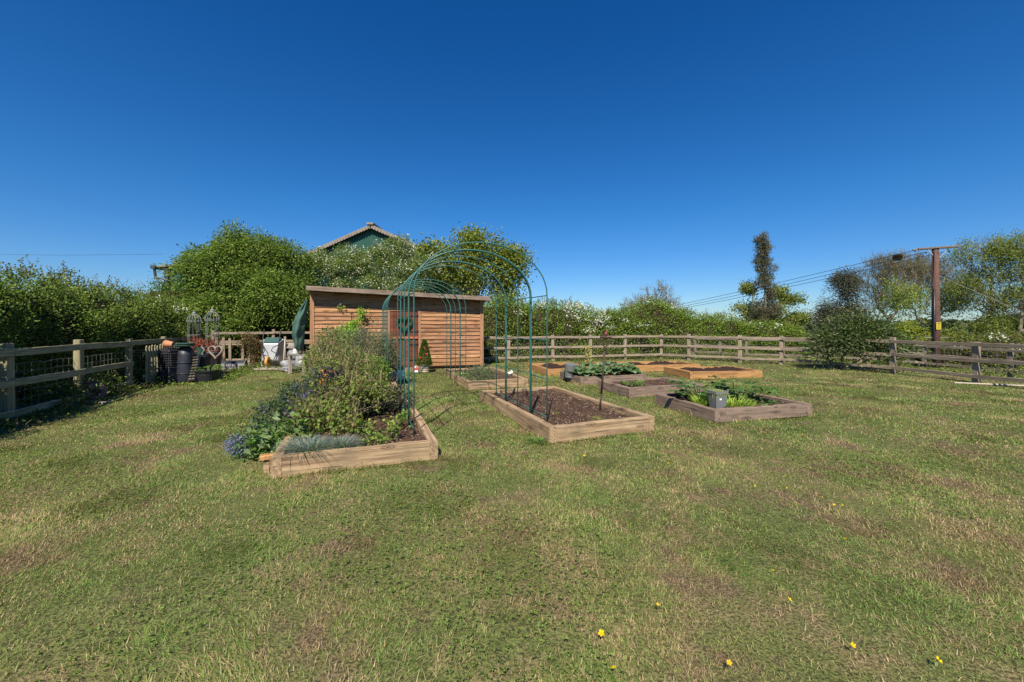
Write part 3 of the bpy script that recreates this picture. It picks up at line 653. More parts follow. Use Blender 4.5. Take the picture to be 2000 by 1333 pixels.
for u in (.7, 1.7, 2.7, 3.9, 4.9): MB().box((0, 0, 0), (.05, .36, .09)).build('rafter_end', M['fascia'], t, (u, -.22, roof_z(u)-.02))
# door
for s, u in ((-1, D0-.045), (1, D1+.045)): MB().box((0, 0, 0), (2.04, .06, .09)).build('door_frame', M['trim'], t, (u, -.018, 1.08), (0, -PI/2, 0), bevel=.004)
def leaf_door(z0, z1, nm):
    m = MB(); n = 9
    for i in range(n):
        a = D0+.01+(D1-D0-.02)*i/n; b = D0+.01+(D1-D0-.02)*(i+1)/n-.006; k = random.uniform(.75, 1.2); m.col = (k, k, k); m.box(((a+b)/2, 0, (z0+z1)/2), (b-a, .03, z1-z0))
    return m.build(nm, M['door'], t, (0, -.012, 0), bevel=.003)
dl = leaf_door(.10, 1.10, 'lower_door'); du = leaf_door(1.16, 2.05, 'upper_door')
MB().box((0, 0, 0), (D1-D0-.01, .05, .075)).build('ledge', M['door_edge'], t, ((D0+D1)/2, -.05, 1.13), bevel=.006)
MB().box((0, 0, 0), (D1-D0+.1, .22, .08)).build('doorstep', M['fascia'], t, ((D0+D1)/2, -.10, .045), bevel=.005)
for z in (.35, .9, 1.35, 1.9):
    m = MB(); m.box((D1-.17, -.032, z), (.34, .008, .035)); m.tube([(D1+.01, -.035, z-.03), (D1+.01, -.035, z+.03)], .012, 6); m.build('hinge', M['black'], dl if z < 1.1 else du)
m = MB(); m.tube([(D0+.07, -.05, 1.02), (D0+.07, -.05, .98)], .012, 6); m.box((D0+.07, -.035, 1.0), (.04, .012, .10)); m.build('latch', M['black'], dl)
for u, z in ((.92, 2.28), (4.62, 2.12)):
    q = thing('wall_light', 'small round white wall light on the shed, %s of the door' % ('left' if u < 2 else 'right'), 'light', shed_place(u, -.03, z), R(SA), group='round lights on the shed wall')
    MB().lathe([(.055, 0), (.055, .015)], 12, M=Matrix.Rotation(PI/2, 4, 'X')).build('base', M['black'], q)
    MB().lathe([(.046, .012), (.046, .03), (.036, .05), (0, .06)], 12, M=Matrix.Rotation(PI/2, 4, 'X')).build('lens', M['white'], q, smooth=True)
q = thing('hook', 'thin black iron hook hanging on the boards left of the shed door', 'hook', shed_place(1.27, -.04, 1.75), R(SA))
m = MB(); m.tube([(0, 0, .22), (0, 0, -.15), (.02, -.03, -.2), (.02, -.06, -.16)], .009, 6); m.tube([(-.05, 0, .22), (.03, 0, .24), (.05, -.02, .18)], .01, 6); m.build('rod', M['black'], q)
def heart(n=40, s=1.0):
    out = []
    for k in range(n):
        a = 2*PI*k/n; out.append((s*.0625*16*math.sin(a)**3, s*.0625*(13*math.cos(a)-5*math.cos(2*a)-2*math.cos(3*a)-math.cos(4*a))))
    return out
q = thing('heart_wreath', 'dark green leafy heart wreath hanging on the upper shed door', 'wreath', shed_place(3.0, -.09, 1.62), R(SA))
pts = [(x*.25, 0, z*.27) for x, z in heart(40)]; MB().tube(pts, .028, 7, closed=True).build('ring', M['net'], q, smooth=True)
n = 1600; k = RNG.integers(0, 40, n); P = np.array(pts)[k]+RNG.normal(size=(n, 3))*.016; leaves('leaves', P, RNG.normal(size=(n, 3)), .045, .02, palette(n, [(.02, .07, .055), (.03, .09, .06), (.05, .10, .05)], .4), q)

# netting hanging at the left end of the shed
q = thing('shade_net', 'dark green shade netting draped down the left end of the shed', 'netting', shed_place(-.18, -.05, 0), R(SA))
nu, nv = 18, 40; Vv = []
for j in range(nv+1):
    t_ = j/nv; z = 2.42-1.62*t_; w = .05+.33*math.sin(min(1, t_*1.9)*PI/2)*(1-.35*max(0, t_-.7)/.3); cx = .10-.25*math.sin(min(1, t_*1.15)*PI*.62)
    for i in range(nu+1):
        s = i/nu; Vv.append((cx+(s-.5)*w, -.06-.30*math.sin(s*PI)*math.sin(min(1, t_*1.3)*PI/2)+.03*math.sin(s*13+t_*7)+.02*math.sin(t_*23+s*5), z+.05*math.sin(s*6)*t_))
Vv = np.array(Vv); idx = np.arange(len(Vv)).reshape(nv+1, nu+1); Fa = np.stack([idx[:-1, :-1], idx[1:, :-1], idx[1:, 1:], idx[:-1, 1:]], -1).reshape(-1, 4)
o = mesh_np('cloth', Vv, Fa, M['net'], q, None, True); so = o.modifiers.new('s', 'SOLIDIFY'); so.thickness = .02

# ------------------------------------------------------------------ barn
BY = 30.0
t = thing('barn', 'big green corrugated metal barn with a mossy pitched roof behind the trees', 'barn', (-10.5, BY, gz(-10.5, BY)))
zb = -float(gz(-10.5, BY)); m = MB(); xl, xr = -5.1, 5.1; zr, ze = 8.85+zb, 6.65+zb
def gtop(x): return zr-(zr-ze)*abs(x)/5.1 if x > xl else (ze-.15)-(xl-x)*.055
x = -15.6; stepx = .09
while x < xr:
    xa, xb_ = x, x+stepx; y1 = 0 if int(round((x+16)/stepx)) % 2 else -.06; y2 = -.06 if y1 == 0 else 0
    m.add([(xa, y1, 0), (xb_, y2, 0), (xb_, y2, gtop(xb_)), (xa, y1, gtop(xa))], [(0, 1, 2, 3)]); x += stepx
m.build('gable_wall', M['barn'], t)
m = MB(); m.add([(xr, 0, 0), (xr, 22, 0), (xr, 22, ze), (xr, 0, ze), (-15.6, 0, 0), (-15.6, 22, 0), (-15.6, 22, ze-.7), (-15.6, 0, ze-.7), (xl, 22, 0), (xl, 22, ze), (0, 22, zr)], [(0, 1, 2, 3), (5, 4, 7, 6), (1, 5, 6, 9, 10, 2)]); m.build('side_wall', M['barn'], t)
m = MB()
for (p, q_) in (((0, zr+.12), (xl-.35, ze-.06)), ((0, zr+.12), (xr+.35, ze-.06)), ((xl-.1, ze-.08), (-15.95, ze-.72))):
    n = 40 if p[0] == 0 else 60
    m.add([(p[0], -.3, p[1]), (q_[0], -.3, q_[1]), (q_[0], 22.3, q_[1]), (p[0], 22.3, p[1]), (p[0], -.3, p[1]+.12), (q_[0], -.3, q_[1]+.12), (q_[0], 22.3, q_[1]+.12), (p[0], 22.3, p[1]+.12)], [(0, 1, 2, 3), (7, 6, 5, 4), (0, 4, 5, 1), (1, 5, 6, 2), (2, 6, 7, 3)])
rf = m.build('roof', M['roofing'], t)
m = MB(); n = 26
for sx in (-1, 1):
    for i in range(n):
        a, b = i/n, (i+1)/n; m.bar((sx*5.35*a, -.36, zr+.13-(zr-ze+.12)*a*1.02), (sx*5.35*(b-.01), -.36, zr+.10-(zr-ze+.12)*b*1.02), .10, .26)
m.build('verge_capping', M['roofing'], rf); MB().box((0, 6, zr+.28), (.5, 13, .14)).build('ridge_cap', M['roofing'], rf)
m = MB(); m.tube([(-16.1, -.35, ze-.78), (-16.1, 8, ze-.78)], .10, 8); m.box((-16.1, -.4, ze-.74), (.34, .12, .24)); m.build('gutter', M['gutter'], t)
m = MB(); m.tube([(-16.1, -.3, ze-.85), (-16.05, -.25, ze-1.5), (-15.55, -.2, ze-1.9), (-15.5, -.2, 0)], .09, 8); m.tube([(-16.05, -.25, ze-1.45), (-15.0, -.2, ze-1.75)], .07, 6); m.build('downpipe', M['gutter'], t)
m = MB(); m.box((-15.3, -.12, (ze-.8)/2), (.25, .2, ze-.8)); m.build('corner_stanchion', M['gutter'], t)

# ------------------------------------------------------------------ arches
def arch(label, base, nb, length, width, leg, rise):
    t = thing('garden_arch', label, 'garden arch', base, R(TH), group='green metal garden arches'); z0 = 0
    def hoop_pt(f, v, z_extra=0):  # f 0..1 along hoop
        pass
    ys = [length*i/(nb-1) for i in range(nb)]
    def prof(r_in=0.0):
        P = [(-width/2+r_in, -.14), (-width/2+r_in, leg*.5), (-width/2+r_in, leg)]
        for k in range(1, 24):
            a = PI-PI*k/24; P.append(((width/2-r_in)*math.cos(a), leg+(rise-r_in)*math.sin(a)))
        return P+[(width/2-r_in, leg), (width/2-r_in, leg*.5), (width/2-r_in, -.14)]
    thick = [1, 3, 5] if nb == 6 else [1, 3]
    for i, y in enumerate(ys):
        m = MB(); m.tube([(x, y+random.uniform(-.002, .002), z) for x, z in prof()], .0125 if i in thick else .009, 7)
        if i in thick: m.tube([(x, y+.035, z) for x, z in prof(.004)], .009, 6)
        m.build('hoop', M['arch'], t, smooth=True)
    lv = [.10, .64, 1.20]
    for sx in (-1, 1):
        for z in lv+[leg]:
            m = MB()
            for i in range(nb-1):
                dz = (random.uniform(-.02, .02) if z > .1 else 0)
                m.tube([(sx*width/2, ys[i], z+dz), (sx*width/2, ys[i+1], z+dz*.5)], .0075, 6)
            m.build('crossbar', M['arch'], t, smooth=True)
    for fa in (42, 72, 108, 138):
        a = R(fa); m = MB(); m.tube([(width/2*math.cos(a), ys[0], leg+rise*math.sin(a)), (width/2*math.cos(a), ys[-1], leg+rise*math.sin(a))], .0075, 6); m.build('crossbar', M['arch'], t, smooth=True)
    return t
u_, v_ = Vector((math.cos(R(TH)), math.sin(R(TH)), 0)), Vector((-math.sin(R(TH)), math.cos(R(TH)), 0))
pr = Vector((.48, 6.27*.867, .14)); AWD = 1.86
pr = Vector((.50, 5.70, .15)); c = pr-u_*AWD/2
arch('nearer green metal rose arch spanning the grass path between the two front raised beds', tuple(c), 5, 2.25, AWD, 1.84, .68)
c = pr+v_*4.55-u_*(AWD/2+.02); arch('farther green metal arch standing right in front of the shed', tuple(c), 5, 2.3, AWD, 1.84, .68)

# ------------------------------------------------------------------ trees, hedges, distance
ELD = [(.070, .115, .022), (.095, .145, .032), (.05, .085, .018), (.13, .175, .05)]
b = AT(470, 700, 17.5); b = (b[0], 17.5, 0)
def lob(px, py, Y, rx, ry, rz): x, y, z = AT(px, py, Y); return (x, y, z, rx, ry, rz)
tree('elder_tree', 'dense fresh green elder tree with drooping feathery leaves, behind the wheelbarrow', b,
     [lob(480, 540, 17.5, 1.6, 1.5, 1.6), lob(418, 545, 17.2, .95, 1.1, 1.2), lob(545, 530, 17.4, 1.25, 1.3, 1.35), lob(495, 480, 17.8, 1.0, 1.1, .85), lob(435, 595, 16.7, 1.1, 1.0, .8), lob(500, 600, 16.6, 1.3, 1.0, .75), lob(575, 580, 17.2, .9, 1, 1.0), lob(445, 630, 16.2, .6, .6, .5), lob(382, 600, 17, .5, .7, .5), lob(402, 500, 17.3, .45, .5, .45), lob(545, 490, 17.5, .8, .8, .6), lob(455, 470, 17.6, .5, .5, .5), lob(590, 510, 18, .5, .5, .45)],
     78000, .135, .052, ELD, ntarget=300, cut=.55, noise_s=1.6, shell=.5, droop=.45, jit=.35, lumps=64, lumpr=(.34, .74))
hb = (-6.9, 19.5, 0)
tree('hawthorn_tree', 'broad hawthorn covered in white may blossom behind the shed roof, below the barn gable', hb,
     [lob(700, 560, 19.5, 1.9, 1.3, 1.4), lob(640, 545, 19.2, 1.2, 1.1, 1.2), lob(760, 540, 19.5, 1.3, 1.2, 1.4), lob(790, 505, 20, .8, .9, .9), lob(730, 512, 19.6, 1.2, 1, .8), lob(775, 495, 19.6, .6, .6, .6), lob(830, 530, 19.4, .6, .6, .8), lob(785, 478, 19.7, .6, .7, .6), lob(700, 512, 19.7, .9, .8, .5), lob(745, 500, 19.7, .7, .8, .5), lob(640, 515, 19.4, .7, .7, .6), lob(680, 520, 19.6, .8, .8, .7), lob(815, 560, 19.5, .8, .8, 1.0), lob(600, 575, 19, .8, .8, .9), lob(610, 530, 19, .5, .6, .5)],
     52000, .085, .055, [(.07, .12, .03), (.10, .14, .045), (.12, .15, .06)], ntarget=320, cut=.4, noise_s=1.8, shell=.5, blossom=9500, jit=.3, twigs=250, spread=.13, lumps=70, lumpr=(.3, .6))
# many-stemmed young tree
tb = (-2.3, 21.5, 0); t = thing('poplar_thicket', 'tall clump of thin upright stems with sparse yellow-green leaves behind the arch', 'tree', tb)
Aall, parall, radall, o_ = [], [], [], 0
lv = []
for i in range(52):
    x = RNG.uniform(-3.0, 2.6); y = RNG.uniform(-.9, .9); H = 6.35*(1-.09*abs(x-.1)**1.6/2.2)*RNG.uniform(.84, 1.02); px, py, pz = x*.7, y*.6, 0; pl = []
    for s in range(11):
        f = s/10; pl.append((px+(x-px)*f+RNG.normal()*.035+.25*x*f*f*.3, py+(y-py)*f+RNG.normal()*.04, H*f))
    Aall += pl; parall += [-1 if s == 0 else o_+s-1 for s in range(11)]; radall += [.032*(1-s/10)+.004 for s in range(11)]; o_ += 11
    for s in range(1, 11):
        if RNG.random() < .9 and s > 2:
            p0 = np.array(pl[s]); d = unit(RNG.normal(size=(1, 3))*np.array([1, 1, .3])+np.array([[0, 0, .9]]))[0]; L = RNG.uniform(.25, .75)
            for w_ in range(3): Aall.append(tuple(p0+d*L*(w_+1)/3)); parall.append(o_-11+s if w_ == 0 else len(Aall)-2); radall.append(.006)
            lv += [p0+d*L*q for q in RNG.random(3)]
            o_ = len(Aall)
        if s > 2: lv.append(np.array(pl[s])); 
    # fix offsets
A = np.array(Aall)
par = np.array(parall); i_ = np.where(par >= 0)[0]
def seg_free(name, A, par, rad, mat, parent, n=4):
    sel = np.where(par >= 0)[0]; A2 = np.concatenate([A[:1], A[sel]]); 
    p, q = A[par[sel]], A[sel]; d = unit(q-p); ref = np.array([[.3, 1., .1]]); x = unit(np.cross(d, ref)); y = np.cross(d, x); V = []
    for (c_, r_) in ((p, rad[par[sel]]), (q, rad[sel])):
        for k in range(n): a_ = 2*PI*k/n; V.append(c_+(x*math.cos(a_)+y*math.sin(a_))*np.minimum(r_, rad[sel]*1.6)[:, None])
    V = np.stack(V, 1).reshape(-1, 3); b_ = np.arange(len(sel))[:, None]*2*n
    Fa = np.concatenate([b_+np.array([[k, (k+1) % n, n+(k+1) % n, n+k]]) for k in range(n)], 1).reshape(-1, 4); return mesh_np(name, V, Fa, mat, parent, None, True)
seg_free('stems', A, par, np.array(radall), M['bark'], t)
lv = np.array(lv); wgt = .22+np.clip((lv[:, 2]-3.0)/2.6, 0, 1)**1.1*1.8; n = 24000; k = RNG.choice(len(lv), n, p=wgt/wgt.sum()); P = lv[k]+RNG.normal(size=(n, 3))*np.array([.34, .3, .2])
leaves('crown', P, RNG.normal(size=(n, 3))+np.array([0, 0, .1]), .14, .095, palette(n, [(.115, .145, .026), (.085, .12, .022), (.145, .165, .04)], .3), t)

HG = [(.06, .10, .022), (.09, .14, .032), (.13, .175, .05), (.06, .085, .025)]
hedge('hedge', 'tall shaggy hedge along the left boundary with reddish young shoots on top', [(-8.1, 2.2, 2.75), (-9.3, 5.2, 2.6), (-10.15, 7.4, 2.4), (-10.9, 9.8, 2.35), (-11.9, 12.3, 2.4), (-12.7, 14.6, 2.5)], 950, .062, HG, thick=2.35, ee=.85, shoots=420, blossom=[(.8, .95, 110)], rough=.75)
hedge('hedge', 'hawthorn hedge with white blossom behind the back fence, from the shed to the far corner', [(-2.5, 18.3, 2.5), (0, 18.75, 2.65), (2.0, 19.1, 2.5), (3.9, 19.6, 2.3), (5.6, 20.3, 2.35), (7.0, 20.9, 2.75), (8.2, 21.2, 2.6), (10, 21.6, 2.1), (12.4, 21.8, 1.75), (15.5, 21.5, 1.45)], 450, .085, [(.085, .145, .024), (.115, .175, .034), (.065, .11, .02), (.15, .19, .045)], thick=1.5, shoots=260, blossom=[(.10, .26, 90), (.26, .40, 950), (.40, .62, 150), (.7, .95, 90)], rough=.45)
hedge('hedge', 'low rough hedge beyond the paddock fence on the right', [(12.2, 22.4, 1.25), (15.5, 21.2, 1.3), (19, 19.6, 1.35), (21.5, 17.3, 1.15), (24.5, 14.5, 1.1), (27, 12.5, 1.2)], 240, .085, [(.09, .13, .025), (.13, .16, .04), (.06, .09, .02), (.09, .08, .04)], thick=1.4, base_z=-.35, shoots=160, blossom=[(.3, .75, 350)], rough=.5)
# tall shrub behind the back hedge
bb = AT(1278, 600, 24); tree('budding_bush', 'rounded bush of pale brownish twigs rising behind the back hedge', (bb[0], 24, gz(bb[0], 24)), [lob(1275, 590, 24, 1.5, 1.2, 1.05), lob(1240, 600, 24, .9, .9, .8), lob(1310, 600, 24, .8, .8, .7), lob(1285, 565, 24, .7, .7, .45)],
     3500, .07, .04, [(.25, .18, .12), (.20, .17, .09), (.16, .17, .06), (.30, .24, .18)], ntarget=420, cut=.3, shell=.3, r_tip=.008, bark='twig', twigs=1500, tip_leaves=True, spread=.10)
# slim tree with a dark narrow top growing out of a broader one
YY = 27.0; bb = AT(1495, 690, YY); z = float(gz(bb[0], YY))
tree('eucalyptus_tree', 'slim dark grey-green tree with a narrow feathery top, left of the electricity pole', (bb[0], YY, z), [lob(1488+4*math.sin(i*1.9)+i*1.2, 468+i*15, YY, .38+.26*math.sin(min(1, (i+1)/5)*PI/2)+.08*math.sin(i*2.3), .45, .42) for i in range(8)]+[lob(1495, 610, YY, .9, .8, 1.2)],
     11500, .135, .045, [(.08, .095, .06), (.13, .13, .10), (.07, .08, .055), (.18, .14, .12)], ntarget=520, trunk=[(0, 0, -.1), (.03, 0, 1.4), (0, 0, 3.4), (-.02, 0, 5.2)], cut=.3, shell=.1, r_tip=.007, droop=.6, bark='bark', tip_leaves=True, twigs=900, spread=.1)
tree('field_maple', 'loose irregular yellow-green maple wrapped round the foot of the slim dark tree', (bb[0]+.6, YY+.9, z), [lob(1490, 615, YY+.9, 1.5, 1.2, 1.1), lob(1450, 600, YY+.9, .7, .7, .35), lob(1548, 585, YY+.9, .8, .8, .3), lob(1468, 565, YY+.9, .65, .7, .4), lob(1515, 572, YY+.9, .8, .7, .4), lob(1560, 622, YY+.9, .9, .7, .3), lob(1455, 640, YY+.9, .8, .7, .3), lob(1530, 650, YY+.9, 1.0, .8, .4)],
     15000, .14, .09, [(.11, .14, .035), (.09, .13, .03), (.15, .17, .05)], ntarget=620, trunk=[(0, 0, -.1), (0, 0, .6), (0, 0, 1.3)], cut=.55, noise_s=1.4, shell=.25, r_tip=.009, bark='bark_pale', tip_leaves=True, spread=.17, twigs=500)
YY = 27.0; bb = AT(1640, 690, YY)
tree('eucalyptus_tree', 'dusky blue-grey tree with hanging foliage between the laurel shrub and the bare trees', (bb[0], YY, gz(bb[0], YY)), [lob(1647, 560, YY, .75, .7, .9), lob(1640, 600, YY, 1.15, .9, 1.1), lob(1620, 620, YY, .7, .7, .8), lob(1665, 620, YY, .9, .8, .9), lob(1652, 540, YY, .55, .5, .5)],
     22000, .15, .045, [(.055, .062, .048), (.08, .086, .068), (.04, .045, .035), (.12, .115, .10)], ntarget=200, cut=.45, shell=.3, droop=.7, r_tip=.008)
# bare ash trees with a nest
YY = 38.0
def bare(px, label, lobes, nt, twg, nl, cols=None, grp=None, Yt=YY, trunk=None, name='ash_tree', sp=.22, rt=.010):
    b_ = AT(px, 690, Yt); z_ = float(gz(b_[0], Yt))
    return tree(name, label, (b_[0], Yt, z_), lobes, nl, .14, .07, cols or [(.12, .16, .05), (.16, .18, .07)], ntarget=nt, trunk=trunk or [(0, 0, -.1), (.1, 0, 1.1), (0, 0, 2.4)], cut=.25, shell=.25, r_tip=rt, bark='bark_pale', twigs=twg, tip_leaves=True, spread=sp, group=grp, tip_only=True)
bare(1735, 'wide bare crowned ash tree with a dark nest near its top', [lob(1735, 545, YY, 3.0, 2, 2.4), lob(1722, 585, YY, 1.7, 1.6, 1.8), lob(1770, 530, YY, 2.2, 1.8, 1.6), lob(1725, 515, YY, 1.2, 1, .8)], 1000, 9000, 3200, [(.17, .15, .09), (.14, .15, .07), (.20, .17, .12)])
bare(1830, 'bare crowned ash tree directly behind the top of the electricity pole', [lob(1830, 545, YY+1, 3.0, 2, 2.3), lob(1870, 575, YY+1, 1.8, 1.6, 2.0), lob(1800, 525, YY+1, 2.0, 1.4, 1.6)], 850, 7500, 3000, [(.16, .15, .08), (.13, .15, .06)], Yt=YY+1)
bare(1805, 'half leafed bright green tree low behind the electricity pole', [lob(1790, 600, 33, 2.2, 1.5, 1.3), lob(1850, 590, 33, 1.8, 1.4, 1.6), lob(1760, 575, 33, 1.5, 1.2, 1.2)], 420, 900, 6500, [(.12, .17, .03), (.16, .20, .045)], Yt=33, name='willow_tree', sp=.3)
nst = AT(1753, 503, YY-4); q = thing('nest', 'round dark twig nest high in the bare ash tree', 'nest', nst)
n = 900; d_ = unit(RNG.normal(size=(n, 3))); V_, F_, C_ = blade_geo(d_*np.array([.32, .3, .18])*.8, np.cross(d_, RNG.normal(size=(n, 3))), .3, .03, palette(n, [(.06, .04, .03), (.10, .07, .05)], .4), droop=0, seg=2); mesh_np('sticks', V_, F_, LEAF, q, C_)
LM = [(.11, .15, .03), (.15, .19, .045), (.08, .12, .025)]
bare(1925, 'tall airy tree with green tufts, first to the right of the electricity pole', [lob(1915, 500, 30, 1.8, 1.6, 1.1), lob(1935, 535, 30, 1.7, 1.4, 1.5), lob(1900, 575, 30, 1.3, 1.2, 1.6), lob(1950, 600, 30, 1.5, 1.2, 1.5), lob(1930, 640, 30, 1.6, 1.2, 1.0)], 620, 2200, 11500, LM, Yt=30, trunk=[(0, 0, -.1), (.1, 0, 1.5), (.3, 0, 3.4)], name='sycamore_tree', sp=.26)
bare(1990, 'tall airy green tree at the right edge of the picture', [lob(1985, 490, 29, 1.5, 1.4, 1.1), lob(2010, 530, 29, 1.8, 1.4, 1.8), lob(1985, 585, 29, 1.3, 1.2, 1.6), lob(2030, 600, 29, 1.8, 1.4, 1.8)], 560, 2000, 10500, LM, Yt=29, trunk=[(0, 0, -.1), (.05, 0, 1.7), (.25, 0, 3.6)], name='sycamore_tree', sp=.26)
for px, Yq, lab, cc, rx, rz in ((1770, 24.5, 'bright yellow-green bush left of the foot of the electricity pole', [(.19, .22, .02), (.14, .18, .02)], 1.7, 1.15), (1862, 23, 'olive green bush right of the electricity pole', [(.13, .15, .03), (.10, .12, .03)], 1.3, .9), (1715, 24, 'dark green bush behind the leaning laurel shrub', [(.05, .09, .02), (.07, .11, .025)], 1.3, 1.2), (1560, 23, 'grey-green bush at the end of the back hedge', [(.09, .10, .06), (.07, .11, .04)], 1.5, .8), (1945, 24, 'scrubby dark bush below the tall trees at the right', [(.06, .08, .025), (.10, .11, .04)], 2.0, .9), (2010, 22, 'low dark scrub at the far right edge behind the paddock fence', [(.05, .07, .02), (.09, .10, .04)], 1.8, .9)):
    x = (px-1000)/F*Yq; z = float(gz(x, Yq)); tree('bush', lab, (x, Yq, z), [(x, Yq, z+rz*.95, rx, 1, rz), (x-rx*.6, Yq, z+rz*.6, rx*.6, .8, rz*.6), (x+rx*.6, Yq+.2, z+rz*.65, rx*.6, .8, rz*.6)], 6500, .10, .06, cc, ntarget=70, trunk=[(0, 0, -.1), (0, 0, .3), (0, 0, .5)], cut=.5, shell=.5, wood_part='branches', cat='bush')
# far woodland line
P_, D_ = [], []
n = 60000; an = RNG.uniform(R(-62), R(66), n); rr = RNG.uniform(150, 260, n)**1.0; x = rr*np.sin(an); y = rr*np.cos(an); hgt = (2.2+3.5*vnoise(np.stack([an*20, an*0, rr*.01], 1), 1))*np.sqrt(RNG.random(n)); z = gz(x, y)+hgt
props(leaves('woodland', np.stack([x, y, z], 1), RNG.normal(size=(n, 3)), 2.2, 1.6, palette(n, [(.035, .055, .025), (.05, .075, .035), (.06, .07, .04)], .3)), 'distant line of dark trees and hedgerows along the horizon', 'woodland', kind='stuff')
# leaning shrub by the right fence
bx, by = 11.75, 14.25
tree('laurel_shrub', 'spreading dark evergreen shrub with long grey-green leaves leaning over the right fence', (bx, by, 0),
     [lob(1655, 640, 14.2, .62, .6, .36), lob(1632, 662, 14.1, .5, .55, .34), lob(1700, 655, 13.9, .68, .6, .38), lob(1738, 668, 13.7, .42, .5, .36), lob(1668, 615, 14.4, .38, .4, .24), lob(1612, 682, 14.1, .32, .4, .2), lob(1742, 695, 13.6, .2, .3, .22), lob(1700, 628, 14, .5, .5, .22), lob(1665, 672, 14.0, .4, .4, .2)],
     7200, .15, .042, [(.03, .055, .018), (.05, .08, .028), (.11, .13, .075), (.16, .18, .13)], w=[.38, .34, .18, .10], ntarget=160, trunk=[(0, 0, -.08), (.02, 0, .35), (.05, 0, .75)], cut=.35, shell=.3, r_tip=.005, jit=.3, cat='shrub')
m = MB(); m.tube([(bx+.02, by-.02, .02), (bx+.55, by-.1, .33), (bx+.95, by-.15, .62)], [.03, .022, .012], 7); props(m.build('prop_stake', M['fence'], None), 'pale stake leaning at the foot of the evergreen shrub', 'stake')

# ------------------------------------------------------------------ electricity pole and wires
pb = (19.1, 18.0, -.4)
t = thing('electricity_pole', 'tall dark brown wooden electricity pole with a flat steel crossarm and yellow sign', 'pole', pb)
MB().tube([(0, 0, -.3), (.0, 0, 2.5), (-.02, 0, 5.42)], [.155, .135, .115], 16).build('pole', M['pole'], t, (0, 0, 0), smooth=True)
ca = math.atan2(-.35, 1); m = MB(); m.box((0, -.12, 5.46), (1.35, .12, .07), rz=R(-28)); m.box((0, .12, 5.46), (1.35, .08, .07), rz=R(-28)); m.build('crossarm', M['fence_dark'], t, bevel=.006)
m = MB(); m.bar((-.35, .05, 5.42), (-.02, -.02, 5.0), .03); m.bar((.35, -.22, 5.42), (.02, -.14, 5.0), .03); m.build('brace', M['galv'], t)
sp_ = MB().box((-.03, -.15, 1.95), (.22, .012, .33)).build('warning_sign', M['sign'], t, bevel=.002)
m = MB(); m.box((-.03, -.158, 2.06), (.15, .003, .025)); m.box((-.03, -.158, 1.86), (.13, .003, .02)); m.add([(-.05, -.158, 2.03), (0, -.158, 1.98), (-.025, -.158, 1.975), (.01, -.158, 1.90), (-.06, -.158, 1.965), (-.035, -.158, 1.97)], [(5, 4, 3, 2, 1, 0)]); m.build('symbol', M['black'], sp_)
MB().tube([(-.14, -.06, 0), (-.135, -.06, 2), (-.125, -.06, 3.6)], .04, 8).build('cable_guard', M['black'], t, smooth=True)
MB().tube([(-.13, -.06, 3.55), (-.22, -.06, 3.75), (-.16, -.06, 4.1), (-.12, -.06, 5.3)], .018, 6).build('down_cable', M['cable'], t)
MB().tube([(-.5, .0, 1.42), (.52, -.02, 1.42)], .012, 5).build('step_bar', M['galv'], t)
ins = [(-.62, .32, 5.42), (-.33, .1, 5.30), (.38, -.2, 5.30)]
for (x, y, z) in ins: MB().lathe([(.0, -.03), (.045, -.02), (.02, 0), (.05, .02), (.02, .04), (.0, .06)], 8, (x, y, z-.04)).build('insulator', M['rust'], t)
for i, (x, y, z) in enumerate(ins):
    p0 = Vector((pb[0]+x, pb[1]+y, pb[2]+z)); p1 = Vector((42+i*1.4, 150, 6.9+.1*i)); pts = []
    for k in range(41):
        f = k/40; q = p0.lerp(p1, f); q.z -= 3.2*f*(1-f)*(1+.25*i); pts.append(q-p0)
    o = MB().tube(pts, [.011+.05*k/40 for k in range(41)], 4).build('power_line', M['cable'], None, tuple(p0))
    props(o, ('topmost', 'middle', 'lowest')[i]+' of the three power lines running left from the pole', 'power line', 'power lines running off to the left')
for i, (x1, y1) in enumerate(((25.6, 16.2), (24.0, 14.2))):
    p0 = Vector((pb[0]+.1, pb[1]-.05, pb[2]+(5.25, 4.2)[i])); p1 = Vector((x1, y1, -.5)); t = thing('guy_wire', ('upper', 'lower')[i]+' pale steel stay wire slanting from the pole to the right', 'stay wire', tuple(p0), group='stay wires of the pole')
    d = p1-p0; MB().tube([(0, 0, 0), tuple(d)], .006, 5).build('wire', M['wire'], t)
    MB().tube([tuple(d*.86), tuple(d*.93)], .025, 6).build('marker_sleeve', M['orange'] if i else M['galv'], t)
p0 = Vector(AT(-60, 496, 40)); p1 = Vector(AT(318, 497, 34)); props(MB().tube([(0, 0, 0), tuple((p1-p0)/2-Vector((0, 0, .12))), tuple(p1-p0)], .010, 4).build('overhead_cable', M['cable'], None, tuple(p0)), 'thin overhead cable above the left hedge running to the barn', 'cable')
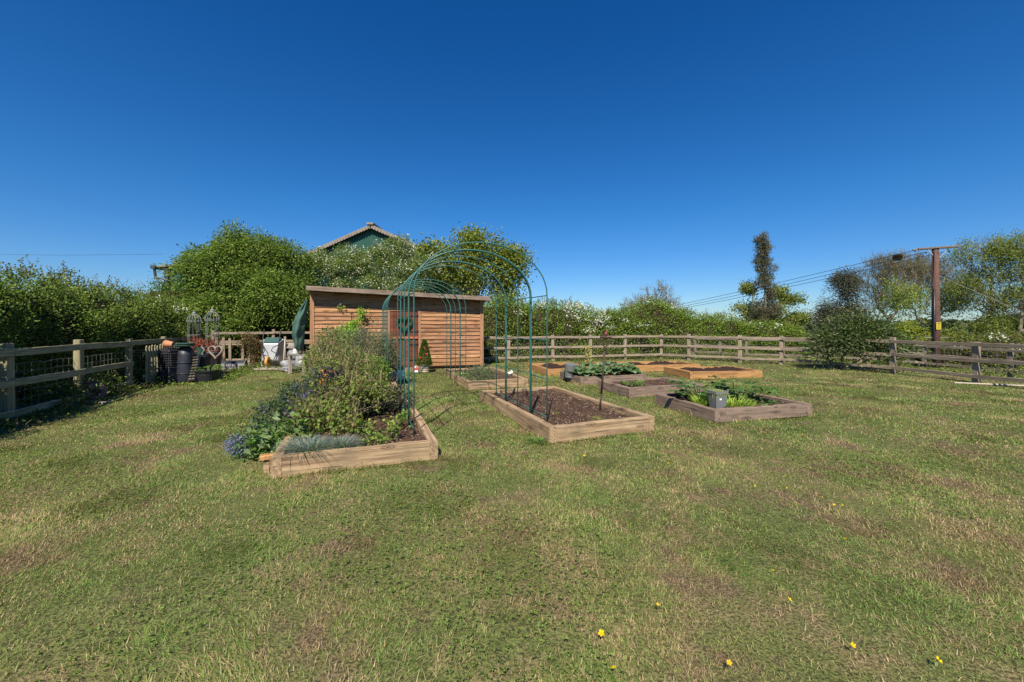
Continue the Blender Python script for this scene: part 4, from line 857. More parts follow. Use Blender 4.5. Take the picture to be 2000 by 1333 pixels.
# ------------------------------------------------------------------ plants in and round the beds
def W_(b, u, v, z=.16): return frame_of(b)(u, v, z)
def shrub(name, label, base, lobes, n, L, Wd, cols, nt=90, cat='shrub', bark='twig', tipr=.003, cut=.3, shell=.3, flowers=None, w=None, tip=False, spread=.04, droop=0, twigs=0, jit=.3, stem='stems', group=None):
    """lobes are given relative to the base"""
    b = np.array(base); t = thing(name, label, cat, base, group=group); tg, _ = in_lobes(nt, lobes, shell*.6, 3.0, cut)
    tr = [(0, 0, -.05), (0, 0, .04), (0, 0, .10)]; A, par, rad = skeleton(tr, tg, tipr, jit=.12, bias=.9); seg_mesh(stem, A, par, rad, M[bark], t, 4, .02)
    if tip: k = RNG.integers(3, len(A), n); P = A[k]+RNG.normal(size=(n, 3))*spread; D = RNG.normal(size=(n, 3))+np.array([0, 0, .3])
    else:
        nc = max(4, n//9); P0, D0 = in_lobes(nc, lobes, shell, 4.0, cut); k = RNG.integers(0, nc, n); P = P0[k]+RNG.normal(size=(n, 3))*L*.8; D = D0[k]+RNG.normal(size=(n, 3))*.6-np.array([0, 0, droop])
    P[:, 2] = np.maximum(P[:, 2], .01)
    leaves('leaves', P, D, L*RNG.uniform(.6, 1.25, n), Wd*RNG.uniform(.7, 1.2, n), palette(n, cols, jit, w), t)
    if twigs:
        e_ = A[RNG.integers(3, len(A), twigs)]; dd = unit(RNG.normal(size=(twigs, 3))*.5+np.array([0, 0, .8])); V, Fa, C = blade_geo(e_, dd, RNG.uniform(.12, .45, twigs), .006, palette(twigs, [(.33, .24, .15), (.42, .34, .22), (.25, .17, .10)], .2), droop=.05, seg=2); mesh_np('twigs', V, Fa, LEAF, t, C)
    if flowers:
        nf, size, fc, zmin = flowers; P1, D1 = in_lobes(max(3, nf//16), lobes, .85, 3.0, 0); P1, D1 = P1[P1[:, 2] > zmin], D1[P1[:, 2] > zmin]; k = RNG.integers(0, len(P1), nf)
        leaves('flowers', P1[k]+RNG.normal(size=(nf, 3))*size*1.5, D1[k]+RNG.normal(size=(nf, 3))*.6, size, size*.7, palette(nf, fc, .25), t, PETAL)
    return t
CUR = [(.09, .135, .03), (.13, .165, .045), (.22, .20, .08), (.26, .17, .10), (.07, .11, .025)]
shrub('currant_bush', 'sprawling currant bush with thin brown stems and yellow-green leaves in the nearest left bed', W_('A', .62, 1.25), [(-.12, .05, .20, .45, .6, .28), (-.28, .5, .38, .38, .6, .38), (.22, -.30, .08, .28, .3, .13), (.1, .6, .38, .4, .5, .38), (-.35, -.1, .2, .3, .4, .28)], 3700, .050, .045, CUR, 420, tip=True, twigs=600, spread=.05, w=[.34, .26, .10, .06, .24], shell=.15)
shrub('leggy_shrub', 'tall leggy shrub with dry seed stems in the middle of the left beds', W_('A', .55, 2.55), [(-.05, 0, .45, .45, .5, .48), (.1, .35, .55, .35, .4, .42), (-.3, .1, .5, .3, .45, .45)], 2900, .050, .038, CUR, 330, twigs=650, tip=True, spread=.05, w=[.30, .26, .14, .10, .20], shell=.15)
shrub('sage_bush', 'low dark purplish sage bush at the right rear of the nearest left bed', W_('A', 1.15, 2.1), [(0, 0, .22, .42, .40, .26), (.25, .15, .16, .25, .3, .2), (-.35, .0, .2, .25, .3, .24)], 3400, .055, .02, [(.055, .065, .045), (.085, .095, .07), (.04, .04, .045)], 120, shell=.45, bark='bark')
shrub('dark_heather', 'dark violet-grey bushy plant under the orange ornament in the nearest left bed', W_('A', .45, 1.95), [(0, 0, .42, .22, .25, .34), (.12, .1, .35, .2, .2, .3)], 2400, .05, .018, [(.055, .05, .08), (.04, .04, .05), (.08, .075, .10)], 80, shell=.5, bark='bark')
shrub('ceanothus', 'dark green shrub with violet-blue flowers spilling over the left side of the nearest bed', W_('A', .08, 1.75, .0), [(-.10, 0, .46, .22, .36, .28), (-.22, -.30, .34, .18, .25, .22), (.0, .5, .58, .2, .3, .26), (-.20, -.62, .2, .14, .2, .16)], 3600, .05, .024, [(.035, .065, .03), (.06, .10, .04), (.04, .06, .045)], 150, flowers=(1500, .024, [(.16, .16, .42), (.10, .10, .28), (.24, .22, .46), (.08, .07, .16)], .15), shell=.5, bark='bark')
shrub('catmint', 'low clump of violet-blue flowers on the lawn left of the nearest bed', (-3.22, 4.78, 0), [(0, 0, .10, .15, .15, .11), (-.11, .06, .12, .10, .10, .10), (.10, -.08, .06, .10, .1, .07)], 1000, .04, .02, [(.05, .10, .04), (.08, .12, .06)], 50, flowers=(1000, .018, [(.20, .20, .55), (.14, .14, .42), (.30, .28, .6)], .04), shell=.45, cat='flower clump')
shrub('borage', 'broad leaved green plant between the blue flowers and the front corner of the left bed', (-2.86, 4.86, 0), [(0, 0, .12, .22, .18, .15), (.10, .14, .18, .16, .14, .16)], 700, .11, .055, [(.06, .12, .035), (.09, .15, .05), (.10, .15, .075)], 30, shell=.3, cat='plant')
def clump(name, label, base, n, r, L, Wd, cols, droop=.4, up=.9, seg=3, cat='plant', sx=1.0):
    t = thing(name, label, cat, base); a_ = RNG.uniform(0, 2*PI, n); q = np.sqrt(RNG.random(n))*r; P = np.stack([np.cos(a_)*q*sx, np.sin(a_)*q, np.zeros(n)], 1)
    D = np.stack([np.cos(a_)*q/r, np.sin(a_)*q/r, np.full(n, up)], 1)+RNG.normal(size=(n, 3))*.22
    blades('leaves', P, D, L*RNG.uniform(.5, 1.15, n), Wd, palette(n, cols, .22), t, droop=droop, seg=seg); return t
FES = [(.13, .185, .19), (.18, .24, .25), (.08, .125, .115), (.22, .235, .18)]
clump('blue_fescue', 'larger tuft of steel blue grass at the front left corner of the nearest bed', W_('A', .33, .26), 900, .14, .27, .0075, FES)
clump('blue_fescue', 'smaller tuft of steel blue grass right of the larger tuft', W_('A', .66, .30), 520, .10, .24, .0075, FES)
clump('blue_fescue', 'thin tuft of steel blue grass at the left side of the nearest bed', W_('A', .12, .55), 260, .08, .17, .0075, FES)
for i, (u, v, s, lab) in enumerate(((.95, .38, .10, 'young currant seedling with bright leaves at the front sleeper of the nearest bed'), (1.28, .52, .10, 'small bright green seedling on bare mulch near the front right of the nearest bed'), (1.32, .95, .11, 'small green seedling on bare mulch near the arch leg in the nearest bed'), (.9, .8, .11, 'leafy young plant on the mulch beside the currant bush'), (1.08, .22, .07, 'small vine tip hanging over the front sleeper of the nearest bed'), (1.45, 1.35, .07, 'tiny weed at the foot of the left arch legs'))):
    shrub('seedling', lab, W_('A', u, v), [(0, 0, s*.8, s, s, s*.8)], int(700*s), .05, .045, [(.09, .15, .03), (.13, .18, .045), (.07, .11, .025)], 14, tipr=.002, shell=.1, cat='seedling', group='seedlings in the nearest left bed')
# bed B
shrub('rosemary_bush', 'tall upright grey-green rosemary bush left of the shed door', W_('B', 1.15, 1.35), [(0, 0, .72, .5, .5, .72), (.30, .0, .62, .35, .4, .6), (-.3, .2, .7, .4, .4, .65), (.45, .25, .6, .3, .3, .6)], 15000, .06, .013, [(.12, .155, .10), (.17, .20, .14), (.08, .11, .07), (.20, .20, .15)], 340, twigs=350, shell=.35, bark='bark')
shrub('privet_bush', 'big bushy mixed green shrub in the far left bed, below the shed corner', W_('B', .35, .9), [(0, 0, .75, .55, .6, .65), (-.35, .1, .5, .45, .5, .5), (.3, -.3, .5, .5, .4, .45), (-.2, .2, 1.0, .35, .4, .4)], 10500, .05, .028, [(.10, .15, .05), (.16, .19, .08), (.22, .20, .10), (.12, .15, .09)], 320, twigs=420, shell=.35)
shrub('green_bush', 'fresh green bush spilling over the front board of the far left bed', W_('B', 1.1, .58), [(0, 0, .35, .5, .28, .34), (.2, 0, .26, .3, .25, .26)], 4800, .055, .03, [(.09, .16, .03), (.13, .20, .045), (.07, .12, .03)], 120, shell=.4, twigs=120)
vine = shrub('climbing_rose', 'bright green climbing shoot on the shed boards left of the door', shed_place(1.3, -.35, .9), [(0, 0, .55, .30, .15, .22), (.2, 0, .75, .18, .12, .2), (-.3, 0, .35, .3, .15, .25), (.28, .2, 1.1, .12, .1, .12)], 2300, .06, .045, [(.13, .25, .025), (.18, .31, .04), (.09, .17, .02)], 60, shell=.2)
shrub('hop_shoot', 'thin pale climbing stem with a few leaves high on the shed wall', shed_place(1.0, -.12, .6), [(0, 0, 1.0, .08, .04, .5), (-.05, 0, 1.55, .12, .05, .12)], 110, .05, .04, [(.16, .24, .05), (.25, .27, .10)], 18, shell=.1, cat='climber')
# orange ornament
t = thing('garden_ornament', 'bright orange cut-out metal ornament on a pale cane among the left bushes', 'ornament', W_('A', .38, 2.15, .15))
m = MB(); m.tube([(.0, 0, 0), (-.03, 0, .55)], .007, 5); m.build('cane', M['wicker'], t)
def flat(m, pts, th=.012):
    n = len(pts); m.add([(x, -th/2, z) for x, z in pts]+[(x, th/2, z) for x, z in pts], [tuple(range(n)), tuple(range(2*n-1, n-1, -1))]+[((k+1) % n, k, n+k, n+(k+1) % n) for k in range(n)])
m = MB(); flat(m, [(-.13, .50), (-.08, .42), (-.02, .47), (.0, .58), (-.02, .68), (-.05, .74), (-.09, .70), (-.07, .62), (-.12, .58)]); flat(m, [(.02, .38), (.12, .36), (.17, .44), (.14, .56), (.08, .60), (.04, .52)]); m.box((0, -.001, .70), (.24, .02, .03)); m.build('plate', M['orange'], t)
# ornament pot right of bed B
t = thing('ornamental_jar', 'squat white jar with a dark domed top on the grass left of the arch legs', 'jar', (-3.22, 11.25, 0))
MB().lathe([(.11, 0), (.16, .05), (.18, .15), (.17, .27), (.14, .31)], 18).build('body', M['white'], t, smooth=True); MB().lathe([(.15, .31), (.17, .33), (.15, .40), (.08, .46), (0, .48)], 18).build('top', M['navy'], t, smooth=True)
# conical tree in basket
cx_, cy_ = (829-1000)/F*13.25, 13.25
t = thing('planter_basket', 'round whitewashed wicker basket planter right of the shed door', 'basket', (cx_, cy_, 0))
MB().lathe([(.13, 0), (.145, .05), (.165, .28), (.15, .28), (.14, .23), (0, .23)], 20).build('basket', M['wicker'], t, smooth=False)
m = MB()
for z in (.04, .1, .16, .22): m.tube([((.145+.02*z/.28)*math.cos(2*PI*k/20), (.145+.02*z/.28)*math.sin(2*PI*k/20), z) for k in range(20)], .012, 5, closed=True)
m.build('weave_band', M['wicker'], t)
t = thing('conical_conifer', 'small cone shaped conifer with red bows in the wicker basket', 'potted tree', (cx_, cy_, .23)); n = 5200; z = RNG.random(n)**1.25*.86; r = (.23*(1-z/.88)**.75+.012)*RNG.uniform(.65, 1.08, n); a_ = RNG.uniform(0, 2*PI, n)
P = np.stack([r*np.cos(a_), r*np.sin(a_), z], 1); D = np.stack([np.cos(a_), np.sin(a_), np.full(n, .8)], 1)+RNG.normal(size=(n, 3))*.3; leaves('crown', P, D, .05, .016, palette(n, [(.06, .11, .02), (.10, .15, .03), (.04, .08, .02)], .3), t)
MB().tube([(0, 0, -.1), (0, 0, .7)], .015, 6).build('trunk', M['bark'], t)
for x, z in ((-.09, .30), (.12, .42), (.03, .62)):
    m = MB(); m.add([(0, 0, 0), (-.045, 0, .03), (-.05, -.01, -.025), (.045, 0, .03), (.05, -.01, -.025), (-.03, -.01, -.07), (.03, -.01, -.07)], [(0, 1, 2), (0, 4, 3), (0, 5, 6)]); m.lathe([(0, -.014), (.014, 0), (0, .014)], 6); m.build('bow', M['red'], t, (x, -.235*(1-z/.88)**.75-.03, z)).scale = (.6, .6, .6)
t = thing('gift_bag', 'small red and white patterned bag leaning at the shed door post', 'bag', (cx_-.27, cy_+.02, 0)); MB().box((0, 0, .11), (.13, .07, .22), taper=.85).build('bag', M['white'], t, bevel=.01); m = MB(); m.box((0, -.038, .12), (.12, .004, .07)); m.box((0, -.04, .19), (.04, .006, .04)); m.tube([(-.03, 0, .2), (-.02, 0, .27), (.02, 0, .27), (.03, 0, .2)], .006, 5); m.build('ribbon', M['red'], t)
# bed D
t = shrub('lavender', 'low round grey-green lavender cushion at the front corner of the bed before the shed', W_('D', .42, .42, .15), [(0, 0, .12, .33, .3, .20)], 5200, .075, .008, [(.12, .15, .10), (.17, .20, .14), (.09, .11, .075)], 60, shell=.5, tipr=.002)
clump('iris', 'small clump of pale strap leaves left of the round lavender', W_('D', .22, 1.35, .15), 70, .12, .42, .028, [(.16, .23, .07), (.20, .26, .10)], droop=.5)
t = thing('cup', 'small white cup lying on the right hand sleeper of the bed before the shed', 'cup', W_('D', 1.42, .95, SH+.045)); MB().lathe([(0, -.07), (.035, -.07), (.05, .06), (.042, .06), (.03, -.06), (0, -.06)], 14, M=Euler((.2, 1.2, .6)).to_matrix().to_4x4()).build('body', M['white'], t, smooth=True)
# fork with a robin
fb = (1.45, 6.58, .15); t = thing('garden_fork', 'dark rusty garden fork standing upright in the bare soil of the front right bed', 'garden fork', fb, R(4)); q = Matrix.Rotation(R(4.6), 4, 'Y')
m = MB(); m.tube([q @ Vector((0, 0, .0)), q @ Vector((0, 0, .30))], [.012, .015], 8); m.tube([q @ Vector((0, 0, .28)), q @ Vector((0, 0, 1.02))], .0165, 10); m.build('shaft', M['rust'], t, smooth=True)
m = MB(); m.tube([q @ Vector((0, 0, 1.0)), q @ Vector((0, 0, 1.07))], [.022, .026], 8)
for s in (-1, 1): m.tube([q @ Vector((s*.008, 0, 1.06)), q @ Vector((s*.05, 0, 1.10)), q @ Vector((s*.074, 0, 1.16)), q @ Vector((s*.08, 0, 1.215))], .011, 7)
m.tube([q @ Vector((-.095, 0, 1.215)), q @ Vector((.095, 0, 1.215))], .016, 8); m.build('handle', M['rust'], t, smooth=True)
m = MB(); m.tube([(-.10, 0, .02), (-.095, 0, .045), (.095, 0, .045), (.10, 0, .02)], .008, 6)
for x in (-.10, -.034, .034, .10): m.tube([(x, 0, .03), (x*1.02, -.01, -.14)], .006, 5)
m.build('tines', M['rust'], t, smooth=True)
bird_s = .8; rp = Vector(fb)+Matrix.Rotation(R(4), 3, 'Z') @ (q @ Vector((0, 0, 1.228))); t = thing('bird_ornament', 'small red-breasted bird figure perched on the handle of the garden fork', 'bird figure', tuple(rp), R(-25))
def blob(m, c, r, sx=1, sy=1, sz=1, rot=(0, 0, 0), n=14):
    mm = Matrix.Translation(c) @ Euler(rot).to_matrix().to_4x4() @ Matrix.Diagonal((sx, sy, sz, 1)); m.lathe([(max(0, r*math.cos(a)), r*math.sin(a)) for a in [(-PI/2+PI*k/10) for k in range(11)]], n, M=mm)
t.scale = (bird_s,)*3; M['bird'] = plain('bird_red_brown', (.20, .03, .025), .6, 0, .4); M['birdbrown'] = plain('bird_brown', (.07, .035, .03), .7)
m = MB(); blob(m, (0, 0, .055), .042, .85, .85, 1.25, (0, .35, 0)); blob(m, (.022, 0, .105), .026); m.build('body', M['bird'], t, smooth=True)
m = MB(); blob(m, (-.012, 0, .062), .04, .7, 1.0, 1.1, (0, .5, 0)); m.tube([(-.03, 0, .04), (-.075, 0, -.01)], [.014, .006], 6); m.tube([(.045, 0, .106), (.064, 0, .102)], [.006, .001], 5); m.tube([(.0, .01, .02), (.0, .01, 0)], .004, 4); m.tube([(.0, -.01, .02), (.0, -.01, 0)], .004, 4); m.build('wing', M['birdbrown'], t, smooth=True)
for i, (u, v, s) in enumerate(((.95, .30, .12), (1.2, .55, .07), (.55, .9, .06), (1.5, 1.6, .06))): clump('weed', ('thin grassy weed near the front sleeper', 'small pale weed close to the fork', 'tiny weed between arch legs and middle', 'tiny weed by the right hand sleeper')[i]+' of the bare front right bed', W_('C', u, v, .16), int(90*s/.1), .05, s, .006, [(.18, .22, .06), (.25, .24, .10)], cat='weed')
clump('weed', 'low green weed against the front left corner of the bare front right bed', (.38, 5.35, 0), 160, .13, .10, .02, [(.06, .11, .03), (.08, .14, .04)], cat='weed', up=.6)

def big_leaf(m, base, az, stalk, tilt, size, ruff=.12, wid=.9, col=(1, 1, 1), n=12, tip_down=.3):
    """a broad ruffled leaf on a curved stalk"""
    dx, dy = math.cos(az), math.sin(az); b = Vector(base); top = b+Vector((dx*stalk*math.cos(tilt), dy*stalk*math.cos(tilt), stalk*math.sin(tilt))); d = Vector((dx, dy, .25)).normalized(); s = Vector((-dy, dx, 0)); up = s.cross(d)*-1
    if up.z < 0: up = -up
    m.col = col; rows = 4; vs = [top]; ph = random.random()*6
    for r in range(1, rows+1):
        for k in range(n):
            a_ = 2*PI*k/n; rr = size*.5*r/rows*(1+.10*math.sin(3*a_+ph)+.05*math.sin(7*a_)); x = size*.42+rr*math.cos(a_); y = rr*math.sin(a_)*wid
            if abs(k-n/2) < .5: x = size*.42-rr*.55
            z = ruff*size*(r/rows)**2*math.sin(a_*4+ph)*.9+abs(y)*.22-tip_down*x*x/size*.9
            vs.append(top+d*x+s*y+up*z)
    vs[0] = top+d*size*.42
    fs = [(0, 1+k, 1+(k+1) % n) for k in range(n)]+[(1+(r-1)*n+k, 1+r*n+k, 1+r*n+(k+1) % n, 1+(r-1)*n+(k+1) % n) for r in range(1, rows) for k in range(n)]
    m.add(vs, fs); return b, top
def leafy(name, label, cat, base, n, rad, stalk, size, cols, stalkcol=(.25, .16, .07), ruff=.12, wid=.9, tilt=(.5, 1.2), sx=1.0):
    t = thing(name, label, cat, base); m = MB(); ms = MB()
    for i in range(n):
        az = random.uniform(0, 2*PI); r = rad*math.sqrt(random.random()); b = (math.cos(az)*r*sx, math.sin(az)*r, 0); k = random.uniform(.7, 1.25); c = random.choice(cols)
        b0, tp = big_leaf(m, b, az+random.uniform(-.5, .5), stalk*random.uniform(.6, 1.15), random.uniform(*tilt), size*random.uniform(.6, 1.15), ruff, wid, tuple(x*k for x in c))
        ms.col = stalkcol; ms.tube([b0, b0.lerp(tp, .5)+Vector((0, 0, .02)), tp], [.010, .008, .006], 5)
    m.build('leaves', LEAF, t, smooth=True); ms.build('stalks', LEAF, t); return t
RH = [(.16, .25, .13), (.21, .31, .17), (.12, .20, .09), (.19, .28, .12)]
leafy('rhubarb', 'left hand rhubarb plant with broad ruffled grey-green leaves, beside the tilted grey pot', 'rhubarb plant', W_('G', .48, .6), 46, .25, .22, .34, RH, (.35, .25, .12))
leafy('rhubarb', 'right hand, larger rhubarb plant with broad ruffled leaves', 'rhubarb plant', W_('G', 1.22, .72), 64, .36, .25, .36, RH, (.35, .25, .12), sx=1.3)
leafy('rhubarb', 'low rhubarb plant at the right end of its bed, half behind the larger one', 'rhubarb plant', W_('G', 1.62, .5), 26, .18, .14, .28, RH, (.35, .25, .12))
t = thing('rhubarb_flower', 'tall yellowish bolted flower stalk rising above the left rhubarb plant', 'flower stalk', W_('G', .62, .75)); ms = MB(); ms.col = (.33, .36, .12); ms.tube([(0, 0, 0), (.02, 0, .4), (-.04, 0, .78)], [.018, .014, .007], 6); ms.build('stalk', LEAF, t)
n = 420; z = RNG.uniform(.35, .82, n); leaves('seed_heads', np.stack([-.02+RNG.normal(size=n)*.045, RNG.normal(size=n)*.045, z], 1), RNG.normal(size=(n, 3)), .05, .03, palette(n, [(.40, .38, .18), (.30, .32, .10), (.45, .30, .18)], .25), t)
def pot_round(name, label, base, r0, r1, h, mat, soil=True, tilt=(0, 0, 0), cat='plant pot', rim=True, group=None):
    t = thing(name, label, cat, base, group=group); t.rotation_euler = tilt
    p = [(r0, 0), (r0+(r1-r0)*.85, h*.85), (r1, h*.86), (r1*1.04, h*.88), (r1*1.04, h), (r1*.96, h), (r1*.9, h*.8), (r0*.9, .02), (0, .02)] if rim else [(r0, 0), (r1, h), (r1*.95, h), (r0*.9, .02), (0, .02)]
    MB().lathe(p, 24).build('body', M[mat], t, smooth=False)
    if soil: MB().lathe([(r1*.93, h*.84), (r1*.5, h*.88), (0, h*.87)], 16).build('soil', M['soil_dark'], t, smooth=True)
    return t
pot_round('plant_pot', 'battered grey pot upside down and tilted at the left end of the rhubarb bed', (1.62, 10.98, .5), .17, .125, .36, 'grey', False, (PI+.12, .1, 0))
# bed E
E1 = [(.075, .15, .04), (.11, .20, .055), (.14, .23, .08), (.055, .115, .03)]
leafy('courgette_plant', 'dark leafy vegetable plant behind the square grey pot', 'vegetable plant', W_('E', .62, 1.0), 52, .28, .36, .21, E1, (.14, .20, .06), .10, .85, sx=1.3)
leafy('courgette_plant', 'second dark leafy vegetable plant, right of the middle of the near grey bed', 'vegetable plant', W_('E', 1.22, .8), 34, .22, .38, .21, E1, (.14, .20, .06), .10, .85, sx=1.2)
leafy('courgette_plant', 'small low leafy vegetable plant near the front sleeper of the near grey bed', 'vegetable plant', W_('E', 1.18, .33), 16, .15, .10, .17, E1, (.14, .20, .06))
for i, (u, v, n, r, L) in enumerate(((.28, .62, 150, .13, .30), (.62, .28, 150, .14, .28), (.85, .25, 90, .12, .2), (1.5, .9, 60, .12, .2))):
    clump('gladiolus', ('pale green strap leaves left of', 'pale green strap leaves right of', 'short pale strap leaves further right of', 'thin pale blades well to the right of')[i]+' the square grey pot', W_('E', u, v), n, r, L, .014, [(.20, .30, .05), (.27, .36, .08), (.14, .22, .04)], droop=.25, up=1.4)
t = thing('plant_pot', 'square grey plastic pot full of cut grass at the near corner of the grey bed', 'plant pot', (3.46, 6.72, .17), R(15)); m = MB()
def sqr(a, z, r=.2): 
    c = a*(1-r); return [(c, -a, z), (a, -c, z), (a, c, z), (c, a, z), (-c, a, z), (-a, c, z), (-a, -c, z), (-c, -a, z)]
lv_ = [(.095, 0), (.112, .245), (.125, .25), (.127, .295), (.118, .295), (.108, .24), (.08, .02)]; vs = []; [vs.extend(sqr(a, z)) for a, z in lv_]
m.add(vs, [(i*8+k, i*8+(k+1) % 8, (i+1)*8+(k+1) % 8, (i+1)*8+k) for i in range(len(lv_)-1) for k in range(8)]+[tuple(reversed(range(8)))]); m.build('body', M['grey'], t); MB().box((-.04, -.108, .165), (.045, .003, .03), rx=.085).build('sticker', M['label'], t)
n = 420; a_ = RNG.uniform(0, 2*PI, n); r = np.sqrt(RNG.random(n))*.11; blades('grass_clippings', np.stack([np.cos(a_)*r, np.sin(a_)*r, RNG.uniform(.25, .30, n)], 1), RNG.normal(size=(n, 3))+np.array([0, 0, .4]), .09, .005, palette(n, [(.16, .22, .07), (.25, .28, .12)]), t, droop=.8)
leafy('strawberry_plant', 'small bushy green plant at the left of the nearly empty grey bed', 'vegetable plant', W_('F', .42, .45), 34, .16, .12, .11, [(.07, .14, .04), (.11, .19, .05), (.16, .22, .05)], (.14, .2, .06))
clump('weed', 'wispy green seedling at the back of the nearly empty grey bed', W_('F', 1.05, 1.05), 60, .07, .14, .012, [(.13, .19, .05)], cat='weed')
clump('weed', 'green dock weed on the lawn between the front right bed and the grey beds', (1.92, 7.62, 0), 120, .14, .12, .028, [(.06, .12, .035), (.09, .15, .05)], cat='weed', up=.5)

# buttercups
bcs = [(1175, 1236, 1.25), (1199, 1304, 1.1), (1284, 1180, .7), (1541, 1170, .9), (1510, 1114, .8), (1651, 1052, .8), (1665, 1259, .9), (1832, 1288, 1.2), (1424, 1293, .9), (1141, 890, 1), (1306, 905, .9), (1273, 920, .8), (1363, 878, .8), (1300, 889, .6), (1476, 949, .8), (1522, 950, .8), (1538, 953, .8), (1541, 985, 1), (1526, 978, .6), (1605, 971, .8), (1630, 986, .9), (1646, 987, .6), (1486, 842, .9), (1496, 845, .9), (1568, 849, .9), (1343, 826, .7), (1898, 902, .7), (1003, 838, .8), (1225, 924, .6), (1532, 931, .5), (1733, 973, .5), (1602, 767, .6)]
flow = None
for i, (px, py, s) in enumerate(bcs):
    x, y, z = GP(px, py, .05); s *= .68
    if i == 0:
        t = thing('buttercup', '', 'flower', (x, y, .05)); m = MB(); n = 5
        for k in range(5):
            a_ = 2*PI*k/5; c_, s_ = math.cos(a_), math.sin(a_); pr_ = [(0, 0, 0), (.010*c_-.006*s_, .010*s_+.006*c_, .003), (.0165*c_-.006*s_, .0165*s_+.006*c_, .008), (.018*c_, .018*s_, .008), (.0165*c_+.006*s_, .0165*s_-.006*c_, .008), (.010*c_+.006*s_, .010*s_-.006*c_, .003)]
            m.col = (.85, .58, .01); m.add(pr_, [(0, 1, 2, 3), (0, 3, 4, 5)])
        m.build('petals', PETAL, t); mm_ = MB(); mm_.col = (.6, .40, .02); mm_.lathe([(0, .001), (.004, .003), (0, .006)], 7); mm_.build('centre', PETAL, t); mm_ = MB(); mm_.col = (.09, .15, .04); mm_.tube([(0, 0, 0), (.004, .002, -.05)], .0012, 4); mm_.build('stem', LEAF, t); flow = t
    else: t = copy_tree(flow)
    t.location = (x, y, .045); t.scale = (s, s, 1); t.rotation_euler = (R(28)+random.uniform(-.2, .2), random.uniform(-.3, .3), random.uniform(0, 6))
    near = 'nearest, low in the picture' if py > 1150 else ('middle distance' if py > 930 else 'far off near the beds')
    t['label'] = 'yellow buttercup in the lawn, %s, %s' % (near, 'left of the grey bed' if px < 1300 else ('straight below the grey bed' if px < 1560 else 'towards the right fence')); t['group'] = 'buttercups scattered in the lawn'
    props(t, cat='flower')
# ------------------------------------------------------------------ things by the left fence
# compost bin
cb = (-9.5, 11.15, 0); t = thing('compost_bin', 'big black louvred plastic compost bin against the left picket fence', 'compost bin', cb, R(-12))
def sqf(w, d, z0, z1, k): return None
m = MB(); m.box((0, 0, .20), (.80, .78, .40), taper=.97); m.box((0, 0, .42), (.80, .78, .03)); m.build('base', M['navy'], t, bevel=.012)
m = MB(); m.box((0, 0, .64), (.74, .72, .42), taper=.93)
for r in range(6):
    for s in (-1, 1): m.box((s*.175, -.365+.012*(r/6), .48+r*.062), (.31, .035, .035), rx=.5)
for r in range(6):
    for s in (-1, 1): m.box((.372-.012*(r/6), s*.17, .48+r*.062), (.035, .30, .035), ry=.5)
m.build('louvred_panel', M['black'], t, bevel=.006)
m = MB(); m.box((0, 0, .88), (.72, .70, .06), taper=.9); m.box((0, 0, .92), (.30, .30, .03)); m.build('lid', M['black'], t, bevel=.012)
m = MB(); m.box((0, -.395, .18), (.42, .015, .26)); m.box((0, -.41, .29), (.12, .02, .02)); m.build('hatch', M['navy'], t, bevel=.006)
n = 160; P = np.stack([RNG.uniform(-.38, .38, n), np.full(n, -.41), RNG.uniform(.05, .85, n)], 1); P = P[vnoise(P, 6, 4) > .55]
t = thing('water_butt', 'narrow dusty blue-grey barrel squeezed between the compost bin and the seed tray', 'barrel', (-8.98, 10.98, 0))
p = [(.15, 0), (.17, .05), (.185, .3), (.175, .5), (.165, .75), (.15, .9)]; MB().lathe(p, 20).build('body', M['navy'], t, smooth=True); m = MB(); [m.tube([(.185*math.cos(2*PI*k/20), .185*math.sin(2*PI*k/20), z) for k in range(20)], .012, 5, closed=True) for z in (.25, .55)]; m.build('band', M['navy'], t, smooth=True); MB().lathe([(.165, .9), (.17, .93), (.1, .97), (0, .975)], 20).build('lid', M['black'], t, smooth=True)
pot_round('plant_pot', 'small orange terracotta pot lying on top of the compost bin', (-9.26, 10.92, 1.04), .07, .105, .2, 'terra', False, (0, -PI/2+.1, .1))
t = thing('tray', 'shallow dark teal tray stacked on the barrel beside the terracotta pot', 'tray', (-8.98, 10.95, .98)); MB().lathe([(.2, 0), (.24, .03), (.24, .05), (.19, .02), (0, .02)], 18).build('body', M['dgreen'], t)
MB().lathe([(.17, 0), (.22, .05), (.22, .07), (.16, .04), (0, .04)], 18).build('tray_insert', M['dgreen'], t, (.02, .01, .03))
t = thing('seed_tray', 'dark cell seed tray standing on end and leaning against the barrel', 'seed tray', (-8.70, 10.84, .05), R(-15)); t.rotation_euler = (R(-14), R(-6), R(-20))
m = MB(); W0, H0 = .27, .68; m.box((-W0/2, 0, H0/2), (.015, .05, H0)); m.box((W0/2, 0, H0/2), (.015, .05, H0)); m.box((0, 0, .01), (W0, .05, .02)); m.box((0, 0, H0), (W0, .05, .02)); m.box((0, 0, H0/2), (.012, .05, H0))
for r in range(9): m.box((0, 0, (r+.5)*H0/9), (W0, .05, .012)); 
m.box((0, .03, H0/2), (W0, .01, H0)); m.build('cells', M['black'], t, bevel=.002); m = MB()
for r in range(9):
    for s in (-1, 1): m.box((s*W0/4, -.005, (r+.5)*H0/9+.02), (W0/2-.03, .05, .03), rx=.7)
m.build('cell_lip', M['bark'], t)
tb_ = (-8.62+.75, 11.35, 0); tub = pot_round('plant_pot', 'wide low black tub with a leafy green plant in front of the wicker heart', (-8.42, 11.05, 0), .22, .30, .34, 'black', True); m = MB(); [m.tube([(r_*math.cos(2*PI*k/24), r_*math.sin(2*PI*k/24), z) for k in range(24)], .006, 5, closed=True) for r_, z in ((.262, .2), (.268, .225))]; m.build('band', M['black'], tub)
